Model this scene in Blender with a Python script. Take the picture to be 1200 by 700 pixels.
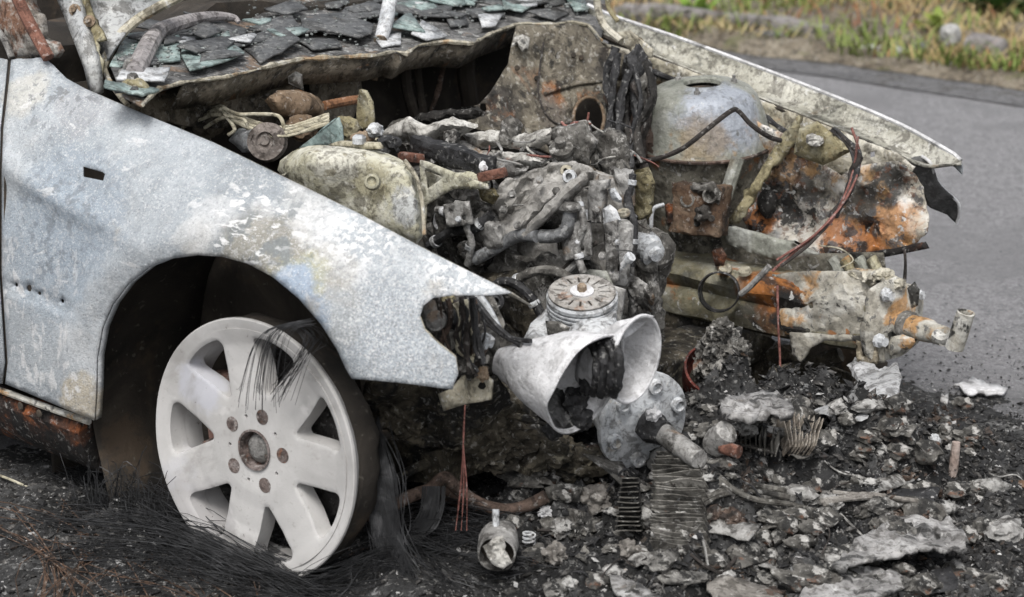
import bpy, bmesh, math, random
from mathutils import Vector, Matrix, noise
from mathutils.geometry import delaunay_2d_cdt
R = math.radians
for o in list(bpy.data.objects): bpy.data.objects.remove(o)
S = bpy.context.scene
col = S.collection
# ------------------------------------------------------------------ camera, sky, sun, exposure
CAM = Vector((2.343, -2.865, 1.383)); YAW = R(40.73); PIT = R(16.34); FPX = 2406.0
cd = bpy.data.cameras.new('camera'); cam = bpy.data.objects.new('camera', cd); col.objects.link(cam)
cam.location = CAM; cam.rotation_euler = (R(90) - PIT, 0, YAW)
cd.sensor_width = 36; cd.lens = FPX / 1200 * 36; cd.clip_start = .1; cd.clip_end = 600
cd.dof.use_dof = True; cd.dof.focus_distance = 3.65; cd.dof.aperture_fstop = 4.8
S.camera = cam
W = bpy.data.worlds.new('World'); S.world = W; W.use_nodes = True
wn = W.node_tree; wn.nodes.clear()
SUN_EL, SUN_AZ = R(58), R(150)
sk = wn.nodes.new('ShaderNodeTexSky'); sk.sky_type = 'NISHITA'; sk.sun_disc = False
sk.sun_elevation = SUN_EL; sk.sun_rotation = SUN_AZ; sk.air_density = 1.0; sk.dust_density = 4.0; sk.ozone_density = 1.0
hs = wn.nodes.new('ShaderNodeHueSaturation'); hs.inputs['Saturation'].default_value = .22
bg = wn.nodes.new('ShaderNodeBackground'); bg.inputs['Strength'].default_value = .105
wo = wn.nodes.new('ShaderNodeOutputWorld')
wn.links.new(sk.outputs[0], hs.inputs['Color']); wn.links.new(hs.outputs[0], bg.inputs['Color']); wn.links.new(bg.outputs[0], wo.inputs[0])
sd = bpy.data.lights.new('sun', 'SUN'); sd.energy = 1.5; sd.angle = R(25); sd.color = (1, .97, .93)
sun = bpy.data.objects.new('sun', sd); col.objects.link(sun)
sv = Vector((math.sin(SUN_AZ) * math.cos(SUN_EL), math.cos(SUN_AZ) * math.cos(SUN_EL), math.sin(SUN_EL)))
sun.rotation_euler = sv.to_track_quat('Z', 'Y').to_euler(); sun.location = (0, 0, 8)
S.view_settings.view_transform = 'Standard'; S.view_settings.look = 'None'; S.view_settings.gamma = 1
S.view_settings.exposure = 0.8
# ------------------------------------------------------------------ helpers
rng = random.Random(7)
FW = Vector((-math.sin(YAW) * math.cos(PIT), math.cos(YAW) * math.cos(PIT), -math.sin(PIT)))
RT = Vector((math.cos(YAW), math.sin(YAW), 0)); UP = RT.cross(FW)
def ray(px, py): return FW + RT * ((px - 600) / FPX) + UP * ((350 - py) / FPX)
def A(px, py, Y=None, X=None, Z=None):
    """place on the car's own planes (X forward, Y left, Z up, metres) seen along a sight line"""
    d = ray(px, py); k, v = (0, X) if X is not None else (1, Y) if Y is not None else (2, Z)
    return CAM + d * ((v - CAM[k]) / d[k])
def n3(p, s=1.0, seed=0.0, oct=4): return noise.fractal(Vector(p) * s + Vector((seed * 7.3, seed * 3.1, seed * 5.7)), .9, 2.0, oct)
def nv(p, s=1.0, seed=0.0): return noise.noise_vector(Vector(p) * s + Vector((seed * 7.3, seed * 3.1, seed * 5.7)))
def ob(name, vs, fs, mat, parent=None, smooth=True, label=None, cat=None, group=None, kind=None, angle=35):
    me = bpy.data.meshes.new(name); vs = [Vector(v) for v in vs]
    o = bpy.data.objects.new(name, me); col.objects.link(o)
    if parent is None and kind is None:
        lo = Vector([min(v[i] for v in vs) for i in range(3)]); hi = Vector([max(v[i] for v in vs) for i in range(3)])
        org = Vector(((lo.x + hi.x) / 2, (lo.y + hi.y) / 2, lo.z)); vs = [v - org for v in vs]; o.location = org
    me.from_pydata(vs, [], fs); me.update()
    if smooth: me.polygons.foreach_set('use_smooth', [True] * len(me.polygons)); me.set_sharp_from_angle(angle=R(angle))
    me.materials.append(mat); o.parent = parent
    if label: o['label'] = label
    if cat: o['category'] = cat
    if group: o['group'] = group
    if kind: o['kind'] = kind
    return o
def solid(o, t, off=-1):
    m = o.modifiers.new('thickness', 'SOLIDIFY'); m.thickness = t; m.offset = off; m.use_even_offset = False; return o
def cr(pts, n=6, closed=False):
    P = [Vector(p) for p in pts]; out = []; N = len(P)
    if N < 3 and not closed: return [P[0].lerp(P[-1], i / n) for i in range(n + 1)]
    rngi = range(N) if closed else range(N - 1)
    for i in rngi:
        if closed: a, b, c, d = P[i - 1], P[i], P[(i + 1) % N], P[(i + 2) % N]
        else: a, b, c, d = P[max(i - 1, 0)], P[i], P[i + 1], P[min(i + 2, N - 1)]
        for j in range(n):
            t = j / n; t2 = t * t; t3 = t2 * t
            out.append(.5 * ((2 * b) + (c - a) * t + (2 * a - 5 * b + 4 * c - d) * t2 + (3 * b - a - 3 * c + d) * t3))
    if not closed: out.append(P[-1])
    return out
def resample(P, step, closed=True):
    out = []; N = len(P)
    for i in range(N if closed else N - 1):
        a, b = P[i], P[(i + 1) % N]; L = (b - a).length; k = max(1, int(round(L / step)))
        for j in range(k): out.append(a.lerp(b, j / k))
    if not closed: out.append(P[-1])
    return out
def inpoly(x, y, P):
    r = False; j = len(P) - 1
    for i in range(len(P)):
        xi, yi = P[i][0], P[i][1]; xj, yj = P[j][0], P[j][1]
        if (yi > y) != (yj > y) and x < (xj - xi) * (y - yi) / (yj - yi) + xi: r = not r
        j = i
    return r
def segd(x, y, P):
    best = 1e9
    for i in range(len(P)):
        ax, ay = P[i - 1][0], P[i - 1][1]; bx, by = P[i][0] - ax, P[i][1] - ay
        t = max(0, min(1, ((x - ax) * bx + (y - ay) * by) / (bx * bx + by * by + 1e-12)))
        best = min(best, (x - ax - t * bx) ** 2 + (y - ay - t * by) ** 2)
    return math.sqrt(best)
def cdt(outline, holes, step, smooth=0, jag=0, seed=0):
    def prep(P, closed=True):
        P = [Vector((p[0], p[1])) for p in P]
        if smooth: P = [Vector((v[0], v[1])) for v in cr([(p[0], p[1], 0) for p in P], smooth, True)]
        P = resample(P, step)
        if jag: P = [p + Vector(nv((p.x, p.y, seed), .13, seed)[:2]) * jag + Vector(nv((p.x, p.y, seed), .5, seed)[:2]) * jag * .5 for p in P]
        return P
    O = prep(outline); H = [prep(h) for h in holes]
    pts = list(O); E = [(i, (i + 1) % len(O)) for i in range(len(O))]
    for h in H:
        b = len(pts); pts += h; E += [(b + i, b + (i + 1) % len(h)) for i in range(len(h))]
    x0, x1 = min(p.x for p in O), max(p.x for p in O); y0, y1 = min(p.y for p in O), max(p.y for p in O)
    r = random.Random(seed); y = y0 + step / 2; k = 0
    while y < y1:
        x = x0 + (step / 2 if k % 2 else 0)
        while x < x1:
            q = (x + r.uniform(-.2, .2) * step, y + r.uniform(-.2, .2) * step)
            if inpoly(*q, O) and segd(*q, O) > step * .5 and all(not inpoly(*q, h) and segd(*q, h) > step * .5 for h in H): pts.append(Vector(q))
            x += step
        y += step * .87; k += 1
    vs, es, fs, *_ = delaunay_2d_cdt(pts, E, [], 0, 1e-6)
    F = []
    for f in fs:
        c = sum((vs[i] for i in f), Vector((0, 0))) / len(f)
        if inpoly(c.x, c.y, O) and all(not inpoly(c.x, c.y, h) for h in H):
            a = (vs[f[1]] - vs[f[0]]).cross(vs[f[2]] - vs[f[0]]); F.append(tuple(f) if a < 0 else tuple(reversed(f)))
    return vs, F, O, H
def idw(cp):
    def f(px, py):
        w = s = 0
        for (x, y, Y) in cp:
            k = 1 / ((x - px) ** 2 + (y - py) ** 2 + 9) ** 1.25; w += k; s += k * Y
        return s / w
    return f
def SY(Y):
    if callable(Y): return lambda px, py: A(px, py, Y=Y(px, py))
    if isinstance(Y, (list, tuple)): g = idw(Y); return lambda px, py: A(px, py, Y=g(px, py))
    return lambda px, py: A(px, py, Y=Y)
def SX(X): return lambda px, py: A(px, py, X=X)
def SP(p0, n):
    p0 = Vector(p0); n = Vector(n)
    def f(px, py):
        d = ray(px, py); return CAM + d * ((p0 - CAM).dot(n) / d.dot(n))
    return f
def SP3(a, b, c):
    a, b, c = [Vector(v) for v in (a, b, c)]; return SP(a, (b - a).cross(c - a))
def SG(g, t0=2.2, t1=5.5):
    """first crossing of a sight line with the body-side surface y = g(x, z)"""
    def f(px, py):
        d = ray(px, py); t = t0
        F = lambda t: (CAM.y + d.y * t) - g(CAM.x + d.x * t, CAM.z + d.z * t)
        while t < t1 and F(t) < 0: t += .02
        a, b = t - .02, t
        for _ in range(24):
            m = (a + b) / 2
            if F(m) < 0: a = m
            else: b = m
        return CAM + d * b
    return f
def sheet(name, outline, surf, mat, parent=None, holes=(), step=9, thick=.003, wob=0, wobs=9, smooth=0, jag=0, seed=1, dfn=None, **k):
    vs, F, O, H = cdt(outline, holes, step, smooth, jag, seed)
    V = []
    for v in vs:
        p = surf(v.x, v.y); d = ray(v.x, v.y).normalized()
        if wob: p = p + d * (n3(p, wobs, seed) * wob + n3(p, wobs * 3.7, seed + 3, 3) * wob * .4)
        if dfn: p = p + d * dfn(v.x, v.y)
        V.append(p)
    o = ob(name, V, F, mat, parent, **k)
    if thick: solid(o, thick)
    return o
def puff(name, outline, surf, depth, mat, parent=None, w=25, step=8, wob=0, wobs=12, smooth=0, jag=0, seed=1, back=.6, pw=2.0, **k):
    """closed rounded body: the outline is its silhouette, front and back both bulge"""
    vs, F, O, H = cdt(outline, (), step, smooth, jag, seed); n = len(vs); V = []; B = []
    for v in vs:
        p = surf(v.x, v.y); d = ray(v.x, v.y).normalized(); t = min(1, segd(v.x, v.y, O) / w)
        h = (1 - (1 - t) ** pw) ** (1 / pw)
        q = p - d * depth * h * .5
        if wob: q = q + Vector(nv(q, wobs, seed)) * wob + Vector(nv(q, wobs * 3, seed + 2)) * wob * .45
        V.append(q); B.append(p + d * depth * h * back)
    edge = {}
    for f in F:
        for i in range(3):
            a, b = f[i], f[(i + 1) % 3]; edge[(a, b)] = 1
    fs = list(F) + [tuple(i + n for i in reversed(f)) for f in F]
    for (a, b) in edge:
        if (b, a) not in edge: fs.append((b, a, a + n, b + n))
    return ob(name, V + B, fs, mat, parent, **k)
def tube(name, pts, r, mat, parent=None, seg=8, sub=5, wob=0, wobs=20, seed=0, hollow=False, join=None, **k):
    P = cr(pts, sub); N = len(P); rr = r if isinstance(r, (list, tuple)) else [r, r]
    def rad(t):
        x = t * (len(rr) - 1); i = min(int(x), len(rr) - 2); return rr[i] + (rr[i + 1] - rr[i]) * (x - i)
    T = [(P[min(i + 1, N - 1)] - P[max(i - 1, 0)]).normalized() for i in range(N)]
    u = T[0].orthogonal().normalized(); vs = []; fs = []
    for i in range(N):
        u = (u - T[i] * u.dot(T[i])).normalized(); w = T[i].cross(u); q = rad(i / (N - 1))
        for j in range(seg):
            a = 2 * math.pi * j / seg; d = u * math.cos(a) + w * math.sin(a); p = P[i] + d * q
            if wob: p = p + d * n3(p, wobs, seed) * wob
            vs.append(p)
    for i in range(N - 1):
        for j in range(seg): fs.append((i * seg + j, i * seg + (j + 1) % seg, (i + 1) * seg + (j + 1) % seg, (i + 1) * seg + j))
    if not hollow: fs.append(tuple(reversed(range(seg)))); fs.append(tuple((N - 1) * seg + j for j in range(seg)))
    if join is not None:
        b = len(join[0]); join[0].extend(vs); join[1].extend(tuple(i + b for i in f) for f in fs); return None
    o = ob(name, vs, fs, mat, parent, **k)
    if hollow: solid(o, hollow)
    return o
def frame(c, ax, up=(0, 0, 1)):
    z = Vector(ax).normalized(); up = Vector(up)
    if abs(z.dot(up)) > .98: up = Vector((1, 0, 0))
    x = up.cross(z).normalized(); y = z.cross(x)
    m = Matrix((x, y, z)).transposed().to_4x4(); m.translation = Vector(c); return m
def lathe(name, prof, c, ax, mat, parent=None, seg=32, wob=0, wobs=20, seed=0, close=False, sq=1.0, M=None, join=None, opened=False, **k):
    m = M if M is not None else frame(c, ax); vs = []; fs = []; n = len(prof)
    for (r, h) in prof:
        for j in range(seg):
            a = 2 * math.pi * j / seg; p = m @ Vector((r * math.cos(a), r * math.sin(a) * sq, h))
            if wob: p = p + Vector(nv(p, wobs, seed)) * wob
            vs.append(p)
    rngi = range(n) if close else range(n - 1)
    for i in rngi:
        i2 = (i + 1) % n
        for j in range(seg):
            q = (i * seg + j, i * seg + (j + 1) % seg, i2 * seg + (j + 1) % seg, i2 * seg + j); fs.append(q)
    if not close and not opened:
        if prof[0][0] > 1e-6: fs.append(tuple(reversed(range(seg))))
        if prof[-1][0] > 1e-6: fs.append(tuple((n - 1) * seg + j for j in range(seg)))
    if join is not None:
        b = len(join[0]); join[0].extend(vs); join[1].extend(tuple(i + b for i in f) for f in fs); return None
    return ob(name, vs, fs, mat, parent, **k)
def boxg(size, nsub=(1, 1, 1), bev=.0):
    """rounded box shell as (verts, faces), subdivided"""
    bm = bmesh.new(); bmesh.ops.create_cube(bm, size=1)
    for v in bm.verts: v.co = Vector((v.co.x * size[0], v.co.y * size[1], v.co.z * size[2]))
    if bev: bmesh.ops.bevel(bm, geom=list(bm.edges), offset=bev, segments=2, affect='EDGES', profile=.6)
    if nsub != 1 and max(nsub if isinstance(nsub, tuple) else (nsub,)) > 1:
        k = max(nsub)
        bmesh.ops.subdivide_edges(bm, edges=[e for e in bm.edges if e.calc_length() > max(size) / k * .8], cuts=k - 1, use_grid_fill=True)
    bm.verts.index_update(); V = [v.co.copy() for v in bm.verts]; F = [tuple(v.index for v in f.verts) for f in bm.faces]; bm.free(); return V, F
def box(name, c, size, mat, parent=None, M=None, rot=(0, 0, 0), bev=.004, nsub=1, wob=0, wobs=15, seed=0, join=None, **k):
    V, F = boxg(size, (nsub,) if isinstance(nsub, int) else nsub, bev)
    if M is None:
        from mathutils import Euler
        M = Matrix.Translation(Vector(c)) @ Euler(rot).to_matrix().to_4x4()
    V = [M @ v for v in V]
    if wob: V = [v + Vector(nv(v, wobs, seed)) * wob + Vector(nv(v, wobs * 3.3, seed + 1)) * wob * .4 for v in V]
    if join is not None:
        b = len(join[0]); join[0].extend(V); join[1].extend(tuple(i + b for i in f) for f in F); return None
    return ob(name, V, F, mat, parent, **k)
def bar(name, a, b, w, h, mat, parent=None, up=(0, 0, 1), **k):
    a, b = Vector(a), Vector(b); m = frame((a + b) / 2, b - a, up); return box(name, None, (w, h, (b - a).length), mat, parent, M=m, **k)
_ico = {}
def ico(s):
    if s not in _ico:
        bm = bmesh.new(); bmesh.ops.create_icosphere(bm, subdivisions=s, radius=1); bm.verts.index_update()
        _ico[s] = ([v.co.copy() for v in bm.verts], [tuple(v.index for v in f.verts) for f in bm.faces]); bm.free()
    return _ico[s]
def lump(name, c, rad, mat, parent=None, s=3, amp=.35, fs=1.6, seed=0, rot=None, join=None, **k):
    V, F = ico(s); out = []; rad = Vector(rad if hasattr(rad, '__len__') else (rad,) * 3)
    rt = (rot or Matrix.Rotation(seed * 2.3, 3, 'Z'))
    for v in V:
        d = 1 + amp * n3(v, fs, seed, 3) + amp * .35 * n3(v, fs * 3.5, seed + 5, 3)
        q = v * d; out.append(rt @ Vector((q.x * rad.x, q.y * rad.y, q.z * rad.z)) + Vector(c))
    if join is not None:
        b = len(join[0]); join[0].extend(out); join[1].extend(tuple(i + b for i in f) for f in F); return None
    return ob(name, out, list(F), mat, parent, **k)
def loft(name, loops, mat, parent=None, n=28, cap=False, wob=0, wobs=25, seed=0, sub=3, thick=0, **k):
    Ls = []
    for L in loops:
        P = cr([A(*p[:2], Y=p[2]) for p in L], 6, True); T = [0]
        for i in range(len(P)): T.append(T[-1] + (P[(i + 1) % len(P)] - P[i]).length)
        q = []
        for j in range(n):
            s = T[-1] * j / n; i = max(i for i in range(len(P)) if T[i] <= s + 1e-9); t = (s - T[i]) / max(1e-9, T[i + 1] - T[i])
            q.append(P[i].lerp(P[(i + 1) % len(P)], t))
        Ls.append(q)
    rows = []
    for a in range(len(Ls) - 1):
        for t in range(sub): rows.append([Ls[a][j].lerp(Ls[a + 1][j], t / sub) for j in range(n)])
    rows.append(Ls[-1]); V = [p for r_ in rows for p in r_]
    if wob: V = [v + Vector(nv(v, wobs, seed)) * wob for v in V]
    F = [(i * n + j, i * n + (j + 1) % n, (i + 1) * n + (j + 1) % n, (i + 1) * n + j) for i in range(len(rows) - 1) for j in range(n)]
    if cap: F.append(tuple(reversed(range(n))))
    o = ob(name, V, F, mat, parent, **k)
    if thick: solid(o, thick, 0)
    return o
def ell(cx, cy, a, b, ang, Y, n=10, dY=0):
    """pixel ellipse -> loop points; a along ang (deg, image down positive), dY tilts it in depth along a and b"""
    out = []; c, s = math.cos(R(ang)), math.sin(R(ang)); da, db = (dY if hasattr(dY, '__len__') else (dY, 0))
    for i in range(n):
        t = 2 * math.pi * i / n; u, v = math.cos(t), math.sin(t)
        out.append((cx + a * u * c - b * v * s, cy + a * u * s + b * v * c, Y + da * u + db * v))
    return out
def empty(name, loc, label, cat, group=None, rz=0):
    o = bpy.data.objects.new(name, None); col.objects.link(o); o.location = loc; o.rotation_euler.z = rz; o.empty_display_size = .1
    o['label'] = label; o['category'] = cat
    if group: o['group'] = group
    return o
# ------------------------------------------------------------------ materials
_ms = [0]
def burnt(name, stops, scale=9, layers=(), blobs=(), rough=.75, metal=0, bump=.35, bscale=90, dist=.6, coat=0, alpha=1, det=7, relief=0, grime=.75):
    """stops: [(pos, colour)] over a cloudy noise; layers: (colour, scale, lo, hi, strength[, stretch]); blobs: (point, radius, colour, strength)"""
    m = bpy.data.materials.new(name); m.use_nodes = True; t = m.node_tree; N = t.nodes; L = t.links
    b = N['Principled BSDF']; _ms[0] += 1; sd_ = _ms[0] * 3.77
    tc = N.new('ShaderNodeTexCoord'); mp = N.new('ShaderNodeMapping'); mp.inputs['Location'].default_value = (sd_, sd_ * .7, -sd_ * .3)
    L.new(tc.outputs['Object'], mp.inputs['Vector'])
    def nz(sc, d=6, off=0, ds=0., st=None, ro=.62):
        n = N.new('ShaderNodeTexNoise'); n.inputs['Scale'].default_value = sc; n.inputs['Detail'].default_value = d; n.inputs['Roughness'].default_value = ro; n.inputs['Distortion'].default_value = ds
        v = mp.outputs[0]
        if off or st:
            q = N.new('ShaderNodeMapping'); q.inputs['Location'].default_value = (off * 5.1, off * 2.7, off * 8.9)
            if st: q.inputs['Scale'].default_value = st
            L.new(v, q.inputs['Vector']); v = q.outputs[0]
        L.new(v, n.inputs['Vector']); return n.outputs['Fac']
    rp = N.new('ShaderNodeValToRGB'); e = rp.color_ramp.elements
    while len(e) > 1: e.remove(e[-1])
    e[0].position = stops[0][0]; e[0].color = (*stops[0][1], 1)
    for p_, c_ in stops[1:]:
        q = e.new(p_); q.color = (*c_, 1)
    L.new(nz(scale, det, 0, dist), rp.inputs[0]); cur = rp.outputs[0]
    def mix(fac, c_):
        nonlocal cur
        x = N.new('ShaderNodeMix'); x.data_type = 'RGBA'; L.new(fac, x.inputs[0]); L.new(cur, x.inputs[6]); x.inputs[7].default_value = (*c_, 1); cur = x.outputs[2]
    def mr(v, lo, hi, s):
        x = N.new('ShaderNodeMapRange'); x.interpolation_type = 'SMOOTHSTEP'; x.inputs['From Min'].default_value = lo; x.inputs['From Max'].default_value = hi; x.inputs['To Max'].default_value = s; L.new(v, x.inputs[0]); return x.outputs[0]
    for i, (p_, r_, c_, s_) in enumerate(blobs):
        d = N.new('ShaderNodeVectorMath'); d.operation = 'DISTANCE'; L.new(tc.outputs['Object'], d.inputs[0]); d.inputs[1].default_value = p_
        a = N.new('ShaderNodeMath'); a.operation = 'MULTIPLY_ADD'; L.new(nz(1.5 / r_, 6, i + 3), a.inputs[0]); a.inputs[1].default_value = -r_ * 1.5; L.new(d.outputs['Value'], a.inputs[2])
        mix(mr(a.outputs[0], r_ * .35, -r_ * .1, s_), c_)
    for i, ly in enumerate(layers):
        c_, sc_, lo, hi, s_ = ly[:5]; hi = lo + (hi - lo) * .65; fc = mr(nz(sc_, 8, i + 11, .4, ly[5] if len(ly) > 5 else None), lo, hi, s_)
        if len(ly) > 6:
            d = N.new('ShaderNodeVectorMath'); d.operation = 'DISTANCE'; L.new(tc.outputs['Object'], d.inputs[0]); d.inputs[1].default_value = ly[6][0]; r_ = ly[6][1]
            a = N.new('ShaderNodeMath'); a.operation = 'MULTIPLY_ADD'; L.new(nz(2 / r_, 5, i + 23), a.inputs[0]); a.inputs[1].default_value = -r_ * 1.2; L.new(d.outputs['Value'], a.inputs[2])
            x = N.new('ShaderNodeMath'); x.operation = 'MULTIPLY'; L.new(fc, x.inputs[0]); L.new(mr(a.outputs[0], r_ * .5, -r_ * .3, 1), x.inputs[1]); fc = x.outputs[0]
        mix(fc, c_)
    if grime:
        for sc_, lo, hi, k_, off in ((30, .515, .60, .80, 61), (110, .50, .62, .60, 63)):
            f_ = mr(nz(sc_, 5, off, .5), lo, hi, k_ * grime); x = N.new('ShaderNodeMix'); x.data_type = 'RGBA'; x.blend_type = 'MULTIPLY'; L.new(f_, x.inputs[0]); L.new(cur, x.inputs[6]); x.inputs[7].default_value = (.12, .105, .09, 1); cur = x.outputs[2]
        f_ = mr(nz(85, 5, 67, .3), .57, .65, .55 * grime); x = N.new('ShaderNodeMix'); x.data_type = 'RGBA'; x.blend_type = 'SCREEN'; L.new(f_, x.inputs[0]); L.new(cur, x.inputs[6]); x.inputs[7].default_value = (.34, .335, .32, 1); cur = x.outputs[2]
    L.new(cur, b.inputs['Base Color']); b.inputs['Metallic'].default_value = metal
    rr = N.new('ShaderNodeMapRange'); rr.inputs['To Min'].default_value = max(.05, rough - .15); rr.inputs['To Max'].default_value = min(1, rough + .15); L.new(nz(bscale * .3, 3, 33), rr.inputs[0]); L.new(rr.outputs[0], b.inputs['Roughness'])
    b.inputs['Specular IOR Level'].default_value = .35
    if coat: b.inputs['Coat Weight'].default_value = coat; b.inputs['Coat Roughness'].default_value = .25
    if bump:
        bp = N.new('ShaderNodeBump'); bp.inputs['Strength'].default_value = bump; bp.inputs['Distance'].default_value = .004; L.new(nz(bscale, 8, 41, .3, None, .7), bp.inputs['Height']); L.new(bp.outputs[0], b.inputs['Normal'])
        if grime and not relief: relief = .006
        if relief:
            b2 = N.new('ShaderNodeBump'); b2.inputs['Strength'].default_value = .8; b2.inputs['Distance'].default_value = relief; L.new(nz(max(scale * 2, 45), 6, 43), b2.inputs['Height']); L.new(b2.outputs[0], bp.inputs['Normal'])
    return m
ASHW = (.62, .62, .61); PALE = (.47, .47, .46); GREY = (.27, .27, .27); MID = (.17, .17, .17); DGREY = (.085, .085, .087); SOOT = (.012, .012, .012)
RUST = (.17, .065, .026); ORNG = (.34, .125, .035); TAN = (.33, .27, .19); OLIVE = (.17, .155, .10); BLUEG = (.36, .41, .46); BROWN = (.075, .05, .032); CREAM = (.5, .47, .37)
# fender paint burnt to grey, with the bare patch, tan scorch and white blister streaks it really carries
def gs(px, py): return tuple(SG(gfend)(px, py))
def ztop(x):
    T = [(-2.0, .93), (-.9, .845), (-.58, .776), (-.353, .722), (0, .664), (.2, .617), (.479, .552), (.8, .47)]
    for (a, za), (b, zb) in zip(T, T[1:]):
        if x <= b: return za + (zb - za) * (max(x, a) - a) / (b - a)
    return T[-1][1]
def gfend(x, z):
    t = ztop(x) - z
    if t < 0: y = -.70 + (-t) * 4
    else: y = -(.70 + .15 * (1 - math.exp(-t / .085)))
    y += 1.15 * max(0, x - .06) ** 2
    y += .035 * max(0, .30 - z) * (1 if x < -.25 else 0)
    r_ = math.hypot(x + .02, (z - .215)); y -= .016 * math.exp(-((r_ - .36) / .035) ** 2)      # flared arch lip
    y -= .014 * math.exp(-((t - .155) / .022) ** 2) * max(0, min(1, (-.12 - x) / .3))               # shoulder crease running back to the door
    return y
m_fender = burnt('scorched_paint', [(.32, (.24, .265, .285)), (.44, (.32, .35, .375)), (.54, (.40, .43, .455)), (.68, (.53, .55, .565))], 3.2,
    blobs=[(gs(60, 300), .16, (.32, .37, .42), .8), (gs(85, 250), .13, (.28, .33, .385), .6), (gs(315, 318), .08, (.23, .215, .18), .9), (gs(250, 310), .07, (.34, .325, .28), .6), (gs(290, 285), .075, (.20, .225, .24), .85), (gs(340, 275), .05, (.21, .23, .24), .8), (gs(400, 350), .05, (.24, .27, .29), .7), (gs(250, 255), .05, (.56, .565, .57), .6), (gs(300, 252), .035, (.58, .58, .58), .6), (gs(385, 300), .03, (.60, .60, .60), .6), (gs(412, 325), .03, (.60, .60, .60), .6), (gs(300, 300), .10, (.25, .232, .19), .75), (gs(385, 365), .06, (.26, .245, .205), .8), (gs(225, 275), .04, (.54, .54, .53), .5), (gs(370, 262), .05, (.60, .60, .60), .6), (gs(380, 320), .055, (.34, .33, .30), .6), (gs(350, 335), .058, (.34, .33, .19), .75), (gs(345, 342), .048, (.29, .35, .43), 1), (gs(368, 368), .042, (.27, .33, .41), 1),
           (gs(95, 470), .055, (.46, .40, .30), .8), (gs(440, 390), .10, (.33, .36, .385), .7), (gs(200, 150), .08, (.36, .39, .42), .5), (gs(360, 225), .05, (.50, .50, .49), .6), (gs(30, 110), .05, (.50, .49, .45), .8), (gs(95, 130), .06, (.36, .35, .36), .35)],
    layers=[((.24, .27, .295), 10, .54, .80, .45), ((.58, .59, .60), 90, .54, .70, .40), ((.22, .24, .26), 120, .54, .70, .40), ((.66, .66, .66), 26, .63, .70, .55, (.6, 1, 1.8)), ((.13, .14, .155), 260, .57, .68, .5), ((.70, .70, .70), 340, .56, .66, .55), ((.12, .125, .135), 300, .49, .62, .5, None, (gs(480, 405), .20)), ((.62, .62, .62), 240, .54, .66, .55, None, (gs(490, 400), .20)), ((.15, .17, .18), 20, .50, .62, .75, None, (gs(315, 285), .13)), ((.68, .68, .68), 60, .55, .61, .9, (.6, 1, 1.6), (gs(290, 268), .13)), ((.66, .66, .66), 48, .55, .62, .75, (1, 1, .5), (gs(55, 400), .22)), ((.15, .16, .17), 55, .53, .62, .7, (1, 1, .7), (gs(70, 115), .10)), ((.70, .70, .70), 95, .50, .58, .8, None, (gs(420, 262), .10)), ((.70, .70, .70), 95, .50, .58, .8, None, (gs(540, 325), .08)), ((.16, .18, .20), 40, .52, .62, .6, None, (gs(70, 260), .16)), ((.30, .265, .21), 6, .60, .76, .5)],
    metal=.12, grime=.12, rough=.48, bump=.6, bscale=240, relief=.002)
m_sooty = burnt('soot_black', [(.3, (.010, .010, .010)), (.55, (.028, .026, .024)), (.75, (.06, .054, .048))], 8, [((.12, .11, .10), 70, .62, .7, .6)], rough=.9, bump=.7)
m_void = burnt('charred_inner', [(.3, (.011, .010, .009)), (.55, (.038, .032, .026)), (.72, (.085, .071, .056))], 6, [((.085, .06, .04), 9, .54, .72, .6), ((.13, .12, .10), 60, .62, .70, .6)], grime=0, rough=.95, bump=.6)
m_rail = burnt('rusted_grey_steel', [(.3, (.10, .10, .085)), (.45, OLIVE), (.6, (.23, .225, .185)), (.75, (.34, .33, .30))], 11, [((.26, .10, .03), 8, .56, .68, .85), (SOOT, 8, .57, .67, .9), (PALE, 40, .62, .68, .8)], blobs=[(tuple(A(905, 345, Y=.35)), .085, (.30, .115, .03), 1), (tuple(A(850, 305, Y=.36)), .035, (.42, .15, .035), .9), (tuple(A(925, 375, Y=.35)), .06, (.015, .014, .013), 1), (tuple(A(880, 375, Y=.35)), .05, (.02, .018, .016), .7)], grime=.35, rough=.8, bump=.5)
m_railfront = burnt('ash_white_steel', [(.3, (.20, .19, .16)), (.45, (.36, .34, .29)), (.6, (.52, .51, .47)), (.75, ASHW)], 14, [((.42, .22, .07), 9, .55, .66, .8), (SOOT, 13, .57, .64, .92), (DGREY, 60, .58, .66, .8)], grime=.4, rough=.85, bump=.6)
m_mottle = burnt('mottled_burnt_steel', [(.3, (.20, .19, .16)), (.45, (.40, .37, .31)), (.58, (.52, .50, .46)), (.75, ASHW)], 13, blobs=[(tuple(A(1045, 272, Y=.57)), .07, (.36, .17, .055), .85), (tuple(A(1000, 288, Y=.55)), .08, (.33, .12, .03), .85), (tuple(A(960, 150, Y=.6)), .06, (.40, .27, .13), .7), (tuple(A(925, 200, Y=.55)), .05, (.33, .17, .06), .7), (tuple(A(1035, 215, Y=.57)), .05, SOOT, .9), (tuple(A(1010, 240, Y=.57)), .05, (.04, .035, .03), .9), (tuple(A(885, 262, Y=.5)), .05, (.40, .14, .03), .9), (tuple(A(950, 215, Y=.57)), .05, SOOT, .8), (tuple(A(905, 225, Y=.55)), .05, SOOT, .9), (tuple(A(960, 190, Y=.6)), .05, (.22, .23, .24), .8)],
    layers=[((.38, .22, .09), 8, .53, .66, .8), (SOOT, 12, .53, .59, .95), (DGREY, 34, .55, .61, .85), ((.12, .05, .025), 50, .55, .64, .6), (PALE, 60, .58, .66, .85)], grime=.4, rough=.85, bump=.6)
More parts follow.
